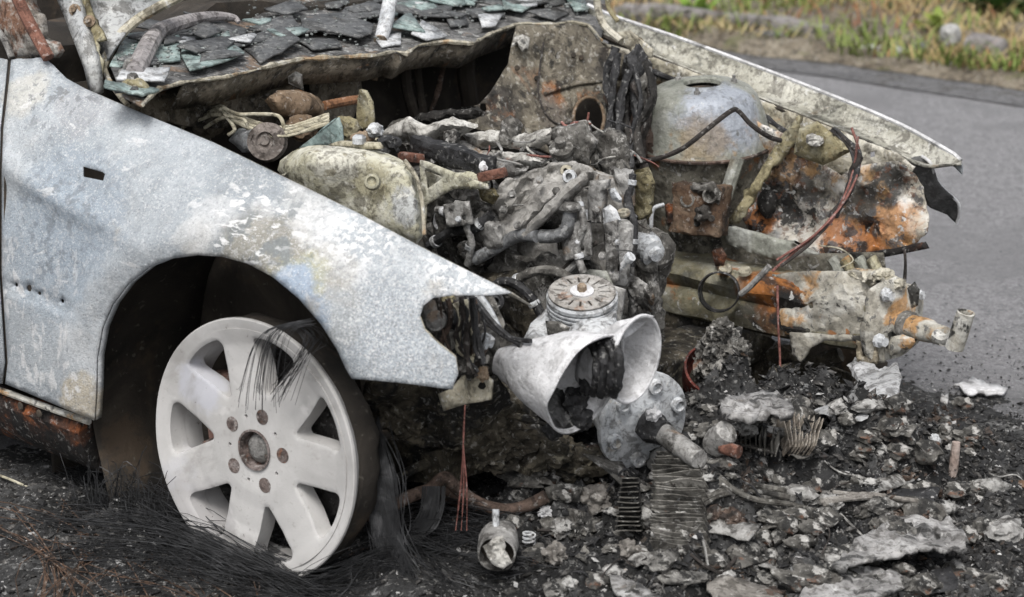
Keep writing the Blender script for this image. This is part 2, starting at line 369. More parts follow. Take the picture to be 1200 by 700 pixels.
m_tower = burnt('heat_tinted_steel', [(.3, (.17, .18, .15)), (.5, (.28, .285, .25)), (.72, (.40, .41, .39))], 7, blobs=[(tuple(A(850, 125, Y=.45)), .10, (.33, .36, .42), .8), (tuple(A(820, 172, Y=.38)), .07, (.22, .15, .07), .6), (tuple(A(900, 165, Y=.48)), .05, (.30, .18, .07), .8)], layers=[((.12, .12, .10), 50, .60, .68, .6), (PALE, 80, .63, .69, .6), ((.26, .16, .07), 12, .60, .74, .7)], grime=.35, rough=.55, bump=.3, bscale=150, metal=.25)
m_edge = burnt('burnt_cream_steel', [(.3, (.22, .20, .15)), (.5, (.40, .37, .29)), (.7, (.56, .54, .48))], 8, [((.13, .12, .09), 22, .58, .68, .7), (ASHW, 40, .6, .68, .7), ((.36, .21, .09), 12, .57, .70, .7)], rough=.6, bump=.4, metal=.15)
m_gutter = burnt('burnt_gutter_steel', [(.3, (.20, .20, .17)), (.5, (.34, .33, .28)), (.7, (.50, .49, .44))], 6, [((.10, .10, .085), 9, .56, .68, .8, (.35, 1, 1)), (ASHW, 30, .6, .68, .6), ((.30, .19, .09), 10, .62, .72, .5)], rough=.5, bump=.35, metal=.35)
m_plate = burnt('scorched_plate', [(.3, (.05, .045, .037)), (.5, (.125, .11, .085)), (.7, (.22, .195, .15))], 16, blobs=[(tuple(A(675, 122, X=-.33)), .045, (.33, .12, .03), 1), (tuple(A(645, 112, X=-.33)), .03, (.26, .10, .03), .8), (tuple(A(725, 130, X=-.3)), .07, (.03, .025, .02), .95), (tuple(A(720, 75, X=-.3)), .05, (.025, .02, .018), .9), (tuple(A(590, 120, X=-.33)), .06, (.05, .045, .04), .8), (tuple(A(640, 140, X=-.33)), .06, (.15, .13, .11), .8), (tuple(A(700, 90, X=-.33)), .05, (.05, .045, .04), .8)],
    layers=[((.30, .28, .23), 70, .58, .66, .8), (SOOT, 20, .58, .68, .8), ((.22, .095, .04), 10, .60, .74, .5)], rough=.85, bump=.6)
m_firewall = burnt('smoked_bulkhead', [(.3, (.07, .062, .05)), (.5, (.17, .148, .115)), (.7, (.27, .235, .185))], 9, [(SOOT, 7, .54, .68, .85), ((.24, .21, .16), 40, .62, .7, .6), ((.2, .1, .045), 12, .63, .72, .7)], rough=.9, bump=.6)
m_sill = burnt('rusted_sill', [(.35, (.03, .022, .018)), (.52, (.08, .035, .02)), (.62, (.28, .085, .025)), (.74, (.36, .16, .07))], 14, [(SOOT, 8, .44, .56, .95), ((.3, .27, .24), 50, .63, .7, .6)], rough=.85, bump=.6)
m_rim = burnt('ash_covered_alloy', [(.3, (.35, .342, .333)), (.5, (.43, .422, .413)), (.7, (.50, .492, .483))], 7, blobs=[((-.14, -.16, 0), .10, (.34, .33, .33), .8), ((-.12, .08, 0), .05, (.45, .46, .52), .6), ((-.02, -.205, 0), .05, (.35, .34, .33), .7), ((-.18, -.08, -.03), .05, (.42, .42, .44), .6)], layers=[((.27, .26, .25), 8, .53, .72, .6), ((.55, .54, .53), 22, .58, .75, .5), ((.30, .285, .27), 90, .60, .70, .45), ((.12, .11, .1), 55, .68, .73, .7)], grime=0, rough=.8, bump=.15, bscale=260)
m_alu = burnt('melted_aluminium', [(.3, (.15, .147, .14)), (.5, (.27, .265, .255)), (.7, (.42, .415, .40))], 14, [((.05, .046, .042), 14, .54, .64, .85), ((.54, .53, .51), 50, .60, .67, .7), ((.26, .17, .10), 12, .58, .70, .6)], rough=.7, bump=.5, metal=.15)
m_alul = burnt('pale_alloy', [(.3, (.36, .38, .40)), (.5, (.47, .485, .50)), (.7, (.57, .575, .58))], 14, [((.2, .2, .2), 18, .62, .72, .7), (ASHW, 50, .60, .67, .8), ((.4, .34, .25), 20, .66, .74, .5)], rough=.65, bump=.4)
m_white = burnt('ash_white', [(.3, (.42, .42, .425)), (.5, (.56, .56, .57)), (.7, (.68, .68, .69))], 12, [((.20, .20, .205), 14, .60, .74, .7), ((.70, .70, .71), 60, .58, .66, .7), ((.14, .14, .14), 90, .64, .7, .5), ((.10, .098, .095), 7, .60, .72, .75)], rough=.85, bump=.3, grime=.35)
m_cloth = burnt('burnt_insulation', [(.3, (.20, .19, .18)), (.45, (.40, .39, .36)), (.6, (.55, .54, .51)), (.75, (.66, .65, .62))], 16, [((.06, .06, .06), 16, .60, .68, .85), ((.30, .13, .08), 12, .66, .74, .6)], rough=.95, bump=.8)
m_tank = burnt('burnt_cream_tank', [(.3, (.27, .255, .18)), (.5, (.42, .405, .31)), (.7, (.54, .53, .46))], 10, blobs=[(tuple(A(432, 215, Y=-.5)), .04, (.24, .22, .14), .8), (tuple(A(470, 240, Y=-.5)), .04, (.33, .35, .38), .7), (tuple(A(400, 185, Y=-.5)), .06, (.58, .57, .52), .6)], layers=[((.25, .22, .14), 40, .6, .68, .6), ((.62, .61, .56), 35, .58, .66, .6)], rough=.9, bump=.5)
m_char = burnt('char_black', [(.3, (.012, .012, .013)), (.6, (.035, .035, .037)), (.8, (.09, .09, .092))], 20, [((.22, .22, .22), 60, .64, .7, .7)], rough=.55, bump=.8)
m_brick = burnt('brick_red_rust', [(.3, (.11, .05, .035)), (.6, (.20, .095, .068)), (.8, (.30, .19, .15))], 25, [((.1, .06, .05), 40, .6, .7, .7)], rough=.9, bump=.5)
m_wirec = burnt('cream_wire', [(.3, (.30, .27, .19)), (.6, (.48, .45, .35)), (.8, (.58, .56, .48))], 30, [((.1, .09, .07), 40, .62, .7, .6)], rough=.9, bump=.2)
m_wired = burnt('dark_wire', [(.3, (.02, .018, .016)), (.6, (.05, .042, .038)), (.8, (.13, .11, .10))], 30, rough=.8, bump=.3)
m_cord = burnt('burnt_steel_cord', [(.3, (.012, .012, .013)), (.55, (.035, .036, .038)), (.75, (.12, .12, .125))], 25, rough=.5, bump=0, grime=0, metal=.3)
m_wirer = burnt('copper_wire', [(.3, (.13, .05, .04)), (.6, (.27, .12, .10)), (.8, (.40, .25, .21))], 30, rough=.7, bump=.2)
m_rtan = burnt('rusty_tan', [(.3, (.10, .068, .042)), (.5, (.21, .15, .10)), (.7, (.31, .25, .185))], 14, [(SOOT, 12, .62, .7, .8), (ORNG, 10, .62, .72, .6)], rough=.9, bump=.5)
m_block = burnt('sooty_engine', [(.3, (.05, .048, .044)), (.5, (.13, .124, .113)), (.7, (.27, .26, .24))], 18, [(SOOT, 10, .55, .65, .9), ((.42, .41, .39), 40, .57, .65, .8), ((.2, .09, .05), 12, .64, .72, .6)], rough=.85, bump=.8)
m_under = burnt('sooty_subframe', [(.3, (.02, .018, .014)), (.5, (.06, .052, .038)), (.7, (.15, .13, .095))], 14, [(SOOT, 9, .50, .62, .9), ((.22, .20, .15), 50, .6, .68, .6)], rough=.9, bump=.8)
m_glassg = burnt('sooty_green_glass', [(.3, (.12, .16, .155)), (.5, (.24, .31, .30)), (.7, (.36, .43, .41))], 14, [((.07, .075, .075), 18, .58, .68, .6), ((.5, .5, .48), 50, .64, .7, .6)], rough=.45, bump=.3)
m_glassd = burnt('smoked_glass', [(.3, (.05, .052, .054)), (.5, (.10, .103, .105)), (.7, (.17, .172, .17))], 14, [((.30, .30, .29), 50, .62, .7, .5), ((.17, .13, .10), 14, .62, .72, .5)], rough=.5, bump=.4)
m_olive = burnt('olive_bracket', [(.3, (.13, .11, .06)), (.5, (.25, .22, .13)), (.7, (.38, .36, .27))], 16, [(SOOT, 18, .62, .7, .8), ((.30, .13, .04), 12, .6, .7, .7)], rough=.8, bump=.5)
m_rustpipe = burnt('rusty_pipe', [(.3, (.035, .026, .022)), (.5, (.10, .07, .055)), (.7, (.19, .135, .11))], 14, [(SOOT, 8, .55, .68, .8)], rough=.9, bump=.5)
m_ash = burnt('ash_bed', [(.28, (.008, .008, .008)), (.46, (.020, .020, .0205)), (.58, (.055, .055, .055)), (.74, (.17, .168, .165))], 7, [((.008, .008, .008), 4, .50, .66, .75), ((.26, .26, .26), 45, .60, .68, .75), ((.45, .44, .43), 90, .665, .70, .85), ((.13, .10, .075), 9, .62, .72, .5)], rough=.95, bump=1, bscale=130)
m_flake = burnt('ash_flakes', [(.25, (.016, .016, .017)), (.45, (.07, .07, .07)), (.58, (.17, .165, .16)), (.75, (.40, .395, .39))], 10, [((.13, .09, .065), 4, .58, .70, .7), ((.012, .012, .012), 3, .55, .68, .8)], rough=.95, bump=.7)
m_flaked = burnt('dark_flakes', [(.25, (.008, .008, .009)), (.5, (.025, .025, .026)), (.75, (.09, .088, .086))], 10, [((.10, .065, .045), 4, .6, .70, .6)], rough=.9, bump=.7)
m_fin = burnt('radiator_fins', [(.3, (.03, .028, .025)), (.5, (.10, .095, .085)), (.7, (.24, .23, .21))], 20, [(SOOT, 16, .56, .66, .8)], rough=.9, bump=.4)
m_slab = burnt('pale_ash_slab', [(.3, (.14, .137, .134)), (.5, (.28, .275, .27)), (.7, (.42, .415, .41))], 14, [((.04, .04, .04), 12, .54, .64, .9), ((.20, .15, .11), 14, .64, .74, .6), ((.10, .10, .10), 60, .62, .68, .7)], rough=.95, bump=.7)
m_lslab = burnt('tan_ash_slab', [(.3, (.12, .11, .10)), (.5, (.23, .215, .195)), (.7, (.36, .345, .32))], 9, [((.04, .04, .04), 12, .60, .70, .8)], rough=.95, bump=.7)

# ------------------------------------------------------------------ setting
m_ground = burnt('road_asphalt', [(.3, (.185, .182, .188)), (.5, (.215, .213, .22)), (.7, (.245, .243, .25))], 1.4,
    blobs=[((.15, -.5, 0), 1.05, (.022, .022, .023), 1), ((.55, .15, 0), .8, (.02, .02, .02), 1), ((-.6, -.95, 0), .9, (.035, .035, .036), .95), ((1.0, .1, 0), .5, (.03, .03, .03), .9)],
    layers=[((.13, .13, .135), 32, .50, .66, .55), ((.09, .09, .095), 75, .50, .64, .65), ((.10, .10, .105), 160, .52, .62, .6), ((.40, .40, .41), 110, .58, .66, .6), ((.36, .36, .37), 220, .60, .66, .6), ((.06, .06, .062), 14, .68, .72, .8), ((.14, .14, .145), 2.2, .5, .68, .6)], grime=0, rough=.9, bump=.8, bscale=260)
G = 200
ob('ground', [(-G, -G, -.004), (G, -G, -.004), (G, G, -.004), (-G, G, -.004)], [(0, 1, 2, 3)], m_ground, kind='structure', smooth=False)
m_newtar = burnt('dark_tar_strip', [(.3, (.10, .10, .105)), (.7, (.15, .15, .155))], 3, [((.30, .29, .28), 60, .66, .7, .7), ((.07, .065, .06), 8, .5, .65, .6)], rough=.9, bump=.8)
xs = [-60 + i * .25 for i in range(480)]
def edge(x, y0, s): return y0 + .05 * n3((x, s, 0), .9, s) + .03 * n3((x, s, 4), 4, s) + .02 * x * 0
def ribbon(name, ya, yb, z, mat, za=None, zb=None):
    V = []; F = []
    for i, x in enumerate(xs): V += [(x, ya(x), z if za is None else za(x)), (x, yb(x), z if zb is None else zb(x))]
    for i in range(len(xs) - 1): F.append((2 * i, 2 * i + 2, 2 * i + 3, 2 * i + 1))
    return ob(name, V, F, mat, kind='structure')
RD = lambda x: 3.95 - .02 * x
ribbon('road_edge_strip', lambda x: RD(x) - .26 + .12 * n3((x, 1, 0), .5, 1), lambda x: RD(x) + .35, .001, m_newtar)
m_soil = burnt('verge_soil', [(.3, (.085, .07, .05)), (.5, (.16, .135, .10)), (.7, (.25, .22, .17))], 5, [((.33, .30, .26), 30, .62, .7, .7), ((.10, .11, .035), 4, .55, .7, .6), ((.05, .04, .03), 9, .58, .68, .7)], rough=.95, bump=1, bscale=60)
V = []; F = []; nx, ny = 260, 40
for j in range(ny + 1):
    for i in range(nx + 1):
        x = -16 + 26 * i / nx; v = j / ny; y = RD(x) + .02 + .10 * n3((x, 7, 0), 1.3, 2) + 10 * v ** 1.8
        z = min(1, v * 12) * (.03 + .05 * n3((x, y, 0), 1.1, 3) + .02 * n3((x, y, 0), 5, 4)) + .004 + .9 * max(0, v - .25) ** 1.5
        V.append((x, y, z))
for j in range(ny):
    for i in range(nx): a = j * (nx + 1) + i; F.append((a, a + 1, a + nx + 2, a + nx + 1))
ob('verge', V, F, m_soil, kind='structure')
def vz(x, y):
    v = max(0, (y - RD(x)) / 10) ** (1 / 1.8); return min(1, v * 12) * .03 + .9 * max(0, v - .25) ** 1.5
def grass(name, n, xr, yr, h, cols, seed, clump=1.1):
    r = random.Random(seed); J = ([], []); k = 0
    while k < n:
        x, y = r.uniform(*xr), RD(0) + .12 + (r.random() ** 1.4) * yr
        if n3((x, y, seed), clump, seed) < r.uniform(-.25, .2): k += .25; continue
        k += 1; z = vz(x, y) - .02; hh = h * r.uniform(.4, 1.25); a = r.uniform(0, 6.28); L = hh * r.uniform(.3, 1.1); w = r.uniform(.003, .007)
        dx, dy = math.cos(a), math.sin(a); b = len(J[0])
        for t, ww in ((0, 1), (.45, .8), (.8, .5)):
            bx = x + dx * L * t * t; by = y + dy * L * t * t; bz = z + hh * (t - .25 * t * t)
            J[0].extend([(bx - dy * w * ww, by + dx * w * ww, bz), (bx + dy * w * ww, by - dx * w * ww, bz)])
        J[0].append((x + dx * L, y + dy * L, z + hh * .72)); J[1].extend([(b, b + 1, b + 3, b + 2), (b + 2, b + 3, b + 5, b + 4), (b + 4, b + 5, b + 6)])
    m = burnt(name + '_blade', cols, 1.6, [((.36, .27, .13), 6, .55, .65, .7)], rough=.7, bump=0, grime=0)
    return ob(name, J[0], J[1], m, kind='stuff', smooth=False, label='rough grass growing along the road verge', cat='grass')
grass('dry_grass', 22000, (-7, 1.5), 3.6, .10, [(.3, (.20, .14, .06)), (.5, (.33, .25, .12)), (.7, (.42, .35, .2))], 5)
grass('green_grass', 14000, (-7, 1.5), 4.5, .12, [(.3, (.07, .11, .02)), (.5, (.14, .19, .04)), (.7, (.22, .26, .08))], 9, 1.6)
grass('red_weeds', 1800, (-7, 1.5), 2.6, .13, [(.3, (.16, .06, .03)), (.5, (.26, .12, .06)), (.7, (.34, .2, .1))], 13, 1.8)
def plant(px, py, n, L, seed, label, cols):
    base = A(px, py, Z=.05); base.z = vz(base.x, base.y) - .01; r = random.Random(seed)
    e = empty('weed_plant', base, label, 'plant'); m = burnt('weed_leaf', cols, 6, rough=.6, bump=0, grime=0)
    for i in range(n):
        a = r.uniform(0, 6.28); el = r.uniform(.35, 1.35); q = []; f = []; w = L * .13; ln = L * r.uniform(.6, 1.1)
        for t, ww in ((0, .15), (.3, .9), (.6, 1), (.85, .55), (1, .02)):
            d = ln * t * math.cos(el); z = ln * t * math.sin(el) - .35 * ln * t * t
            c = Vector((math.cos(a) * d, math.sin(a) * d, z + .01)); s_ = Vector((-math.sin(a), math.cos(a), 0)) * w * ww
            q += [c - s_, c + Vector((0, 0, -w * ww * .4)), c + s_]
        for k in range(4): f += [(3 * k, 3 * k + 1, 3 * k + 4, 3 * k + 3), (3 * k + 1, 3 * k + 2, 3 * k + 5, 3 * k + 4)]
        ob('leaf', q, f, m, e, kind=None)
LEAF = [(.3, (.08, .16, .02)), (.7, (.22, .34, .05))]
plant(815, 22, 26, .2, 3, 'bright green leafy weed growing beside the pale kerb', LEAF)
plant(1170, 14, 24, .3, 4, 'dark green broad leafy weed at the back of the verge', [(.3, (.04, .09, .02)), (.7, (.09, .16, .04))])
plant(1100, 30, 14, .15, 6, 'small yellow-green weed behind the upright pale stone', [(.3, (.12, .17, .02)), (.7, (.25, .3, .06))])
m_stone = burnt('pale_stone', [(.3, (.30, .30, .29)), (.5, (.40, .40, .39)), (.7, (.48, .48, .46))], 12, [((.20, .19, .17), 20, .6, .7, .6)], rough=.9, bump=.6)
m_kerb = burnt('dirty_kerb', [(.3, (.16, .145, .14)), (.5, (.24, .225, .22)), (.7, (.31, .295, .29))], 6, [((.16, .14, .11), 9, .56, .68, .7)], rough=.9, bump=.6)
def kerb(px0, py0, px1, py1, h, label):
    a, b = A(px0, py0, Z=.08), A(px1, py1, Z=.08); a.z = vz(a.x, a.y) + h * .3; b.z = vz(b.x, b.y) + h * .3
    o = bar('kerb_stone', a, b, .14, h, m_kerb, bev=.02, nsub=6, wob=.02, wobs=5, seed=px0, label=label, cat='kerb')
kerb(730, 6, 835, 18, .08, 'long pale concrete kerb stone lying in the grass beyond the far fender')
kerb(850, 13, 965, 30, .07, 'pale kerb stone half buried in dry grass, ending in the open')
kerb(1135, 49, 1178, 53, .09, 'short pale log-like stone lying beside the upright stone')
p = A(1113, 60, Z=.03)
o = puff('upright_stone', [(1101, 40), (1104, 31), (1112, 28), (1123, 30), (1127, 42), (1124, 56), (1114, 62), (1104, 56)], SP(p, (FW.x, FW.y, 0)), .12, m_stone, w=10, step=3, smooth=3, label='pale rounded stone standing upright at the road edge', cat='stone')
r = random.Random(21)
for i in range(16):
    px, py = r.uniform(850, 1195), 0; py = 42 + (px - 850) * .11 + r.uniform(-6, 14); q = A(px, py, Z=.02); s_ = r.uniform(.012, .035)
    lump('pebble', q + Vector((0, 0, s_ * .2 - .01)), (s_ * 1.3, s_, s_ * .7), m_stone, s=2, seed=i + 40, label='small pale pebble scattered along the edge of the verge', cat='stone', group='pebbles along the verge')
for i, (px, py, sx) in enumerate(((905, 50, .09), (1075, 60, .07), (870, 50, .06), (1150, 74, .05))):
    q = A(px, py, Z=.02); lump('rubble_lump', q, (sx, sx * .8, sx * .45), m_newtar, s=3, seed=i + 60, label='dark broken tar lump lying at the verge edge', cat='rubble', group='tar lumps at the verge')
# ------------------------------------------------------------------ the burnt car: body
car = empty('burned_car', (0, 0, 0), 'burnt-out car with scorched grey fender, bare alloy wheel and stripped engine bay', 'car')
def PP(*a): return A(a[0], a[1], Y=a[2])
FS = SG(gfend)
ARCH = [(412, 444), (405, 432), (395, 410), (376, 380), (350, 350), (320, 325), (290, 309), (260, 301), (230, 299), (200, 303), (175, 313), (150, 333), (131, 358), (119, 386), (113, 420), (112, 460), (110, 493)]
GAP = [(6, 450), (9, 425), (6, 380), (2, 320), (2, 200), (4, 150), (10, 100), (13, 70)]
TOPE = [(52, 68), (62, 76), (78, 92), (100, 104), (130, 117), (160, 130), (250, 167), (330, 206), (420, 250), (500, 293), (560, 323), (600, 343)]
HEAD = [(575, 346), (530, 346), (508, 349), (496, 358), (492, 371), (498, 387), (515, 404), (534, 419), (537, 438), (530, 457)]
def fdent(px, py):
    d = 0
    # moulding recess
    t = (px - 4) / 88; yc = 334 + 31 * t
    if 0 < t < 1.02:
        s_ = abs(py - yc) / 9; e_ = min(1, (1.02 - t) * 8); d += .007 * max(0, 1 - s_ ** 4) * e_ if s_ < 1 else 0
    d += .004 * math.sin(px * .021 + 1) * math.cos(py * .027) + .003 * n3((px * .02, py * .02, 0), 1, 3)
    d += -.004 * math.exp(-((py - (262 + .1 * (px - 220))) / 9) ** 2) * max(0, min(1, (px - 200) / 40)) * max(0, min(1, (420 - px) / 60))
    return d
fh = [[(97, 195), (119, 201), (123, 204), (121, 212), (97, 207)]]
for cx, cy, a_, b_ in ((19, 334, 2.2, 2.6), (34, 338, 3.4, 4.4), (46, 344, 2.2, 2.4), (73, 353, 2.2, 2.6)): fh.append([(cx + a_ * math.cos(t * .785), cy + b_ * math.sin(t * .785)) for t in range(8)])
sheet('front_fender', GAP[::-1][::-1] + TOPE + HEAD + [(480, 450), (440, 446)] + ARCH + [(80, 481), (40, 464)], FS, m_fender, car, holes=fh, step=6, thick=.003, dfn=fdent, seed=2)
def strip3(name, pts, vec, mat, parent, n=1, thick=.002):
    V = []; F = []; v = Vector(vec)
    for p in pts: V += [p, p + v]
    for i in range(len(pts) - 1): F.append((2 * i, 2 * i + 2, 2 * i + 3, 2 * i + 1))
    o = ob(name, V, F, mat, parent); solid(o, thick, 0); return o
ff = bpy.data.objects['front_fender']
arch3 = [FS(*p) for p in resample([Vector(p) for p in ARCH[1:]], 8, False)]
strip3('arch_flange', [p + Vector((0, .004, 0)) for p in arch3], (0, .012, .002), m_fender, ff)
top3 = [FS(*p) for p in resample([Vector(p) for p in TOPE[3:]], 10, False)]
strip3('gutter_flange', [p + Vector((-.003, .005, -.003)) for p in top3], (.0, .045, -.03), m_edge, ff)
head3 = [FS(*p) for p in resample([Vector(p) for p in HEAD], 6, False)]
strip3('lamp_flange', [p + Vector((-.004, .004, 0)) for p in head3], (-.03, .02, -.008), m_edge, ff)
strip3('gap_flange', [FS(p[0] + .5, p[1]) + Vector((0, .004, 0)) for p in GAP], (.005, .035, 0), m_void, ff)
# door: same skin, behind the shut line
gap3 = [FS(p[0] - 4.5, p[1]) for p in GAP]
dv = []; df = []; K = 22
for i, g_ in enumerate(gap3):
    for k in range(K):
        x = g_.x - 1.1 * (k / (K - 1)); z = g_.z + .10 * (k / (K - 1)) * (g_.z > .6) * .9; dv.append((x, gfend(x, min(z, ztop(x) - .001)), z))
for i in range(len(gap3) - 1):
    for k in range(K - 1): df.append((i * K + k, i * K + k + 1, (i + 1) * K + k + 1, (i + 1) * K + k))
door = ob('front_door', dv, [tuple(reversed(f)) for f in df], m_fender, car); solid(door, .004)
strip3('door_edge', [p + Vector((-.002, .006, 0)) for p in gap3], (-.004, .05, 0), m_void, door)
# sill
sv_ = []; sf = []
prof = [(-.80, .175), (-.825, .17), (-.832, .155), (-.826, .135), (-.815, .10), (-.79, .07), (-.74, .05), (-.70, .06)]
xsil = [-1.7, -1.2, -.9, -.75, -.66, -.58, -.52, -.46, -.42, -.395]
for x in xsil:
    for (y, z) in prof: q = Vector((x, y, z + .012)); sv_.append(q + Vector(nv(q, 9, 4)) * .006)
for i in range(len(xsil) - 1):
    for j in range(len(prof) - 1): a = i * len(prof) + j; sf.append((a, a + len(prof), a + len(prof) + 1, a + 1))
sf.append(tuple((len(xsil) - 1) * len(prof) + j for j in range(len(prof))))
sill = ob('sill', sv_, sf, m_sill, car)
tube('sill_seam', [Vector((x, -.832 + .004 * n3((x, 0, 0), 6), .195)) for x in (-1.7, -1.2, -.8, -.6, -.47, -.36)], .006, m_railfront, sill)
for px, py in ((24, 476), (46, 485)):
    c = A(px, py, Y=-.834); lathe('drain_hole', [(0, .002), (.006, .002), (.008, 0)], c, (0, -1, 0), m_void, sill, seg=10)
# wheel well: liner drum, back wall and floor edge
V = []; F = []; n = 26
for i in range(n + 1):
    a = R(48 + 165 * i / n)
    for j, y in enumerate((-.755 if i < 12 else -.81, -.71, -.66, -.62, -.57)):
        q = Vector((-.02 + .375 * math.cos(a), y, .215 + .36 * math.sin(a))); V.append(q + Vector(nv(q, 7, 2)) * .014)
for i in range(n):
    for j in range(4): a = i * 5 + j; F.append((a, a + 5, a + 6, a + 1))
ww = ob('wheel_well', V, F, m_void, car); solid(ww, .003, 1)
for i, (px, py, rx) in enumerate(((127, 368, .016), (128, 393, .017))):
    lump('liner_tab', A(px, py, Y=-.70), (.012, .03, .02), m_void, ww, s=2, seed=i)
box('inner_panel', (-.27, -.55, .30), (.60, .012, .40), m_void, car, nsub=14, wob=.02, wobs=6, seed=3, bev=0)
for i, (a, b, r_) in enumerate((((135, 520, -.62), (150, 340, -.60), .03), ((150, 500, -.5), (175, 380, -.5), .05), ((120, 470, -.68), (140, 400, -.66), .02))):
    tube('well_rib', [PP(*a), PP(*b)], r_, m_void, ww, wob=.012, seed=i)
# ---- A-pillar corner, mirror triangle, hood hinge, wiper arm
m_pil = burnt('pale_pillar_paint', [(.3, (.26, .275, .285)), (.5, (.37, .38, .385)), (.7, (.47, .475, .46))], 8, [((.27, .2, .13), 14, .62, .7, .7), ((.2, .2, .2), 40, .62, .7, .6)], rough=.7, bump=.4)
m_rock = burnt('dusty_mirror_base', [(.3, (.19, .16, .13)), (.5, (.33, .31, .28)), (.7, (.46, .45, .43))], 12, [(RUST, 9, .58, .68, .8), (DGREY, 14, .6, .68, .8)], rough=.9, bump=.7)
ap = sheet('windscreen_pillar', [(52, -40), (72, -40), (90, 12), (106, 66), (111, 110), (104, 106), (98, 80), (76, 22)], SY([(60, -40, -.60), (110, 110, -.66)]), m_pil, car, step=7, thick=.02, smooth=2)
sheet('hinge_bracket', [(74, -20), (96, -30), (104, 10), (124, 46), (113, 48), (120, 75), (117, 100), (108, 112), (104, 105), (112, 80), (104, 50), (92, 30)], SY([(80, -20, -.585), (112, 110, -.645)]), m_olive, car, step=5, thick=.006, wob=.012, wobs=25)
for px, py in ((105, 25), (88, 12)): lathe('bolt', [(0, .012), (.005, .012), (.006, .004), (.011, .003), (.011, 0)], PP(px, py, -.61), (.5, -.8, .3), m_rtan, ap, seg=10)
sheet('screen_corner_panel', [(96, -40), (240, -40), (206, -2), (175, 14), (150, 35), (133, 58), (123, 76), (117, 62), (108, 25)], SY([(100, -40, -.55), (240, -40, -.44), (120, 75, -.60), (200, 0, -.46)]), m_pil, car, step=7, thick=.004, wob=.006)
tube('screen_corner_seal', [PP(*p) for p in ((121, 78, -.605), (127, 62, -.59), (140, 42, -.56), (160, 24, -.52), (185, 9, -.49), (215, -6, -.46), (245, -20, -.44))], .0095, m_edge, car)
tube('loose_strip', [PP(*p) for p in ((121, 76, -.605), (128, 95, -.62), (140, 112, -.63), (150, 124, -.64))], .005, m_edge, car)
mb = sheet('mirror_base', [(-30, -30), (18, -30), (42, 40), (60, 66), (52, 68), (18, 68), (0, 35), (-30, 10)], SY([(0, 0, -.69), (50, 66, -.70)]), m_rock, car, step=6, thick=.03, wob=.015, wobs=18)
tube('rust_trim', [PP(*p) for p in ((8, -30, -.72), (26, 10, -.715), (44, 45, -.715), (57, 68, -.715))], .011, m_brick, mb)
tube('door_glass_seal', [PP(*p) for p in ((-20, 20, -.72), (2, 42, -.725), (14, 68, -.73))], .006, m_alu, mb)
# cabin: dark dash face, far pillar, seat stumps keep the view into the cabin closed
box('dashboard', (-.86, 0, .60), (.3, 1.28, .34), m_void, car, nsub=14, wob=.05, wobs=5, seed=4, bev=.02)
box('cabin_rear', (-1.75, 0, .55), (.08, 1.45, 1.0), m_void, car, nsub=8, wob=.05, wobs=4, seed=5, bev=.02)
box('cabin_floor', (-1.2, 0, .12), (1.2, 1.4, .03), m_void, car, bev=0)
sheet('far_door_inner', [(150, -60), (720, -60), (720, -5), (560, 8), (420, 18), (280, 26), (160, 70)], SY(.74), m_firewall, car, step=25, thick=.01, wob=.02)
for i, (px, w) in enumerate(((355, .05), (330, .02), (300, .03))):
    tube('seat_frame', [A(px, 40, X=-.95), A(px - 6, 5, X=-1.0), A(px - 4, -40, X=-1.05)], w * .6, m_firewall, car, wob=.01, seed=i)
tube('wiper_post', [A(446, 47, X=-.47), A(453, 22, X=-.50), A(462, -28, X=-.56)], [.013, .015, .015], m_alul, car, seg=14)
lathe('post_mouth', [(0, .001), (.009, .001), (.013, .002), (.0135, 0)], A(446, 47, X=-.468), A(444, 56, X=-.46) - A(446, 47, X=-.47), m_rtan, car, seg=14)
m_cowl = burnt('glass_strewn_cowl', [(.3, (.06, .06, .06)), (.5, (.12, .12, .12)), (.7, (.24, .235, .225))], 16, [((.20, .13, .08), 9, .56, .68, .7), ((.40, .40, .39), 45, .58, .66, .8)], rough=.8, bump=.9)
# ---- cowl top with its wavy front lip
LIP = [(166, 124), (174, 115), (184, 106), (215, 97), (260, 92), (290, 85), (330, 75), (352, 70), (400, 68), (440, 66), (462, 61), (474, 64), (490, 54), (520, 50), (552, 52), (575, 40), (606, 29), (640, 30), (668, 27), (688, 31), (704, 48)]
CS = SP((-.45, 0, .728), (.16, .05, 1))
cowl = sheet('cowl_panel', LIP + [(712, 10), (700, -40), (420, -40), (290, 24), (180, 34), (130, 78), (145, 112)], CS, m_cowl, car, step=10, thick=.004, wob=.012, wobs=8, seed=3)
lip3 = [CS(*p) + Vector((.004, 0, .002)) for p in resample([Vector(p) for p in LIP], 10, False)]
tube('cowl_lip', lip3, .0042, m_edge, cowl, sub=2, seg=6, wob=.004, wobs=30)
strip3('cowl_underside', [p + Vector((-.006, 0, -.004)) for p in lip3[5:]], (-.035, 0, -.05), m_firewall, cowl, thick=.003)
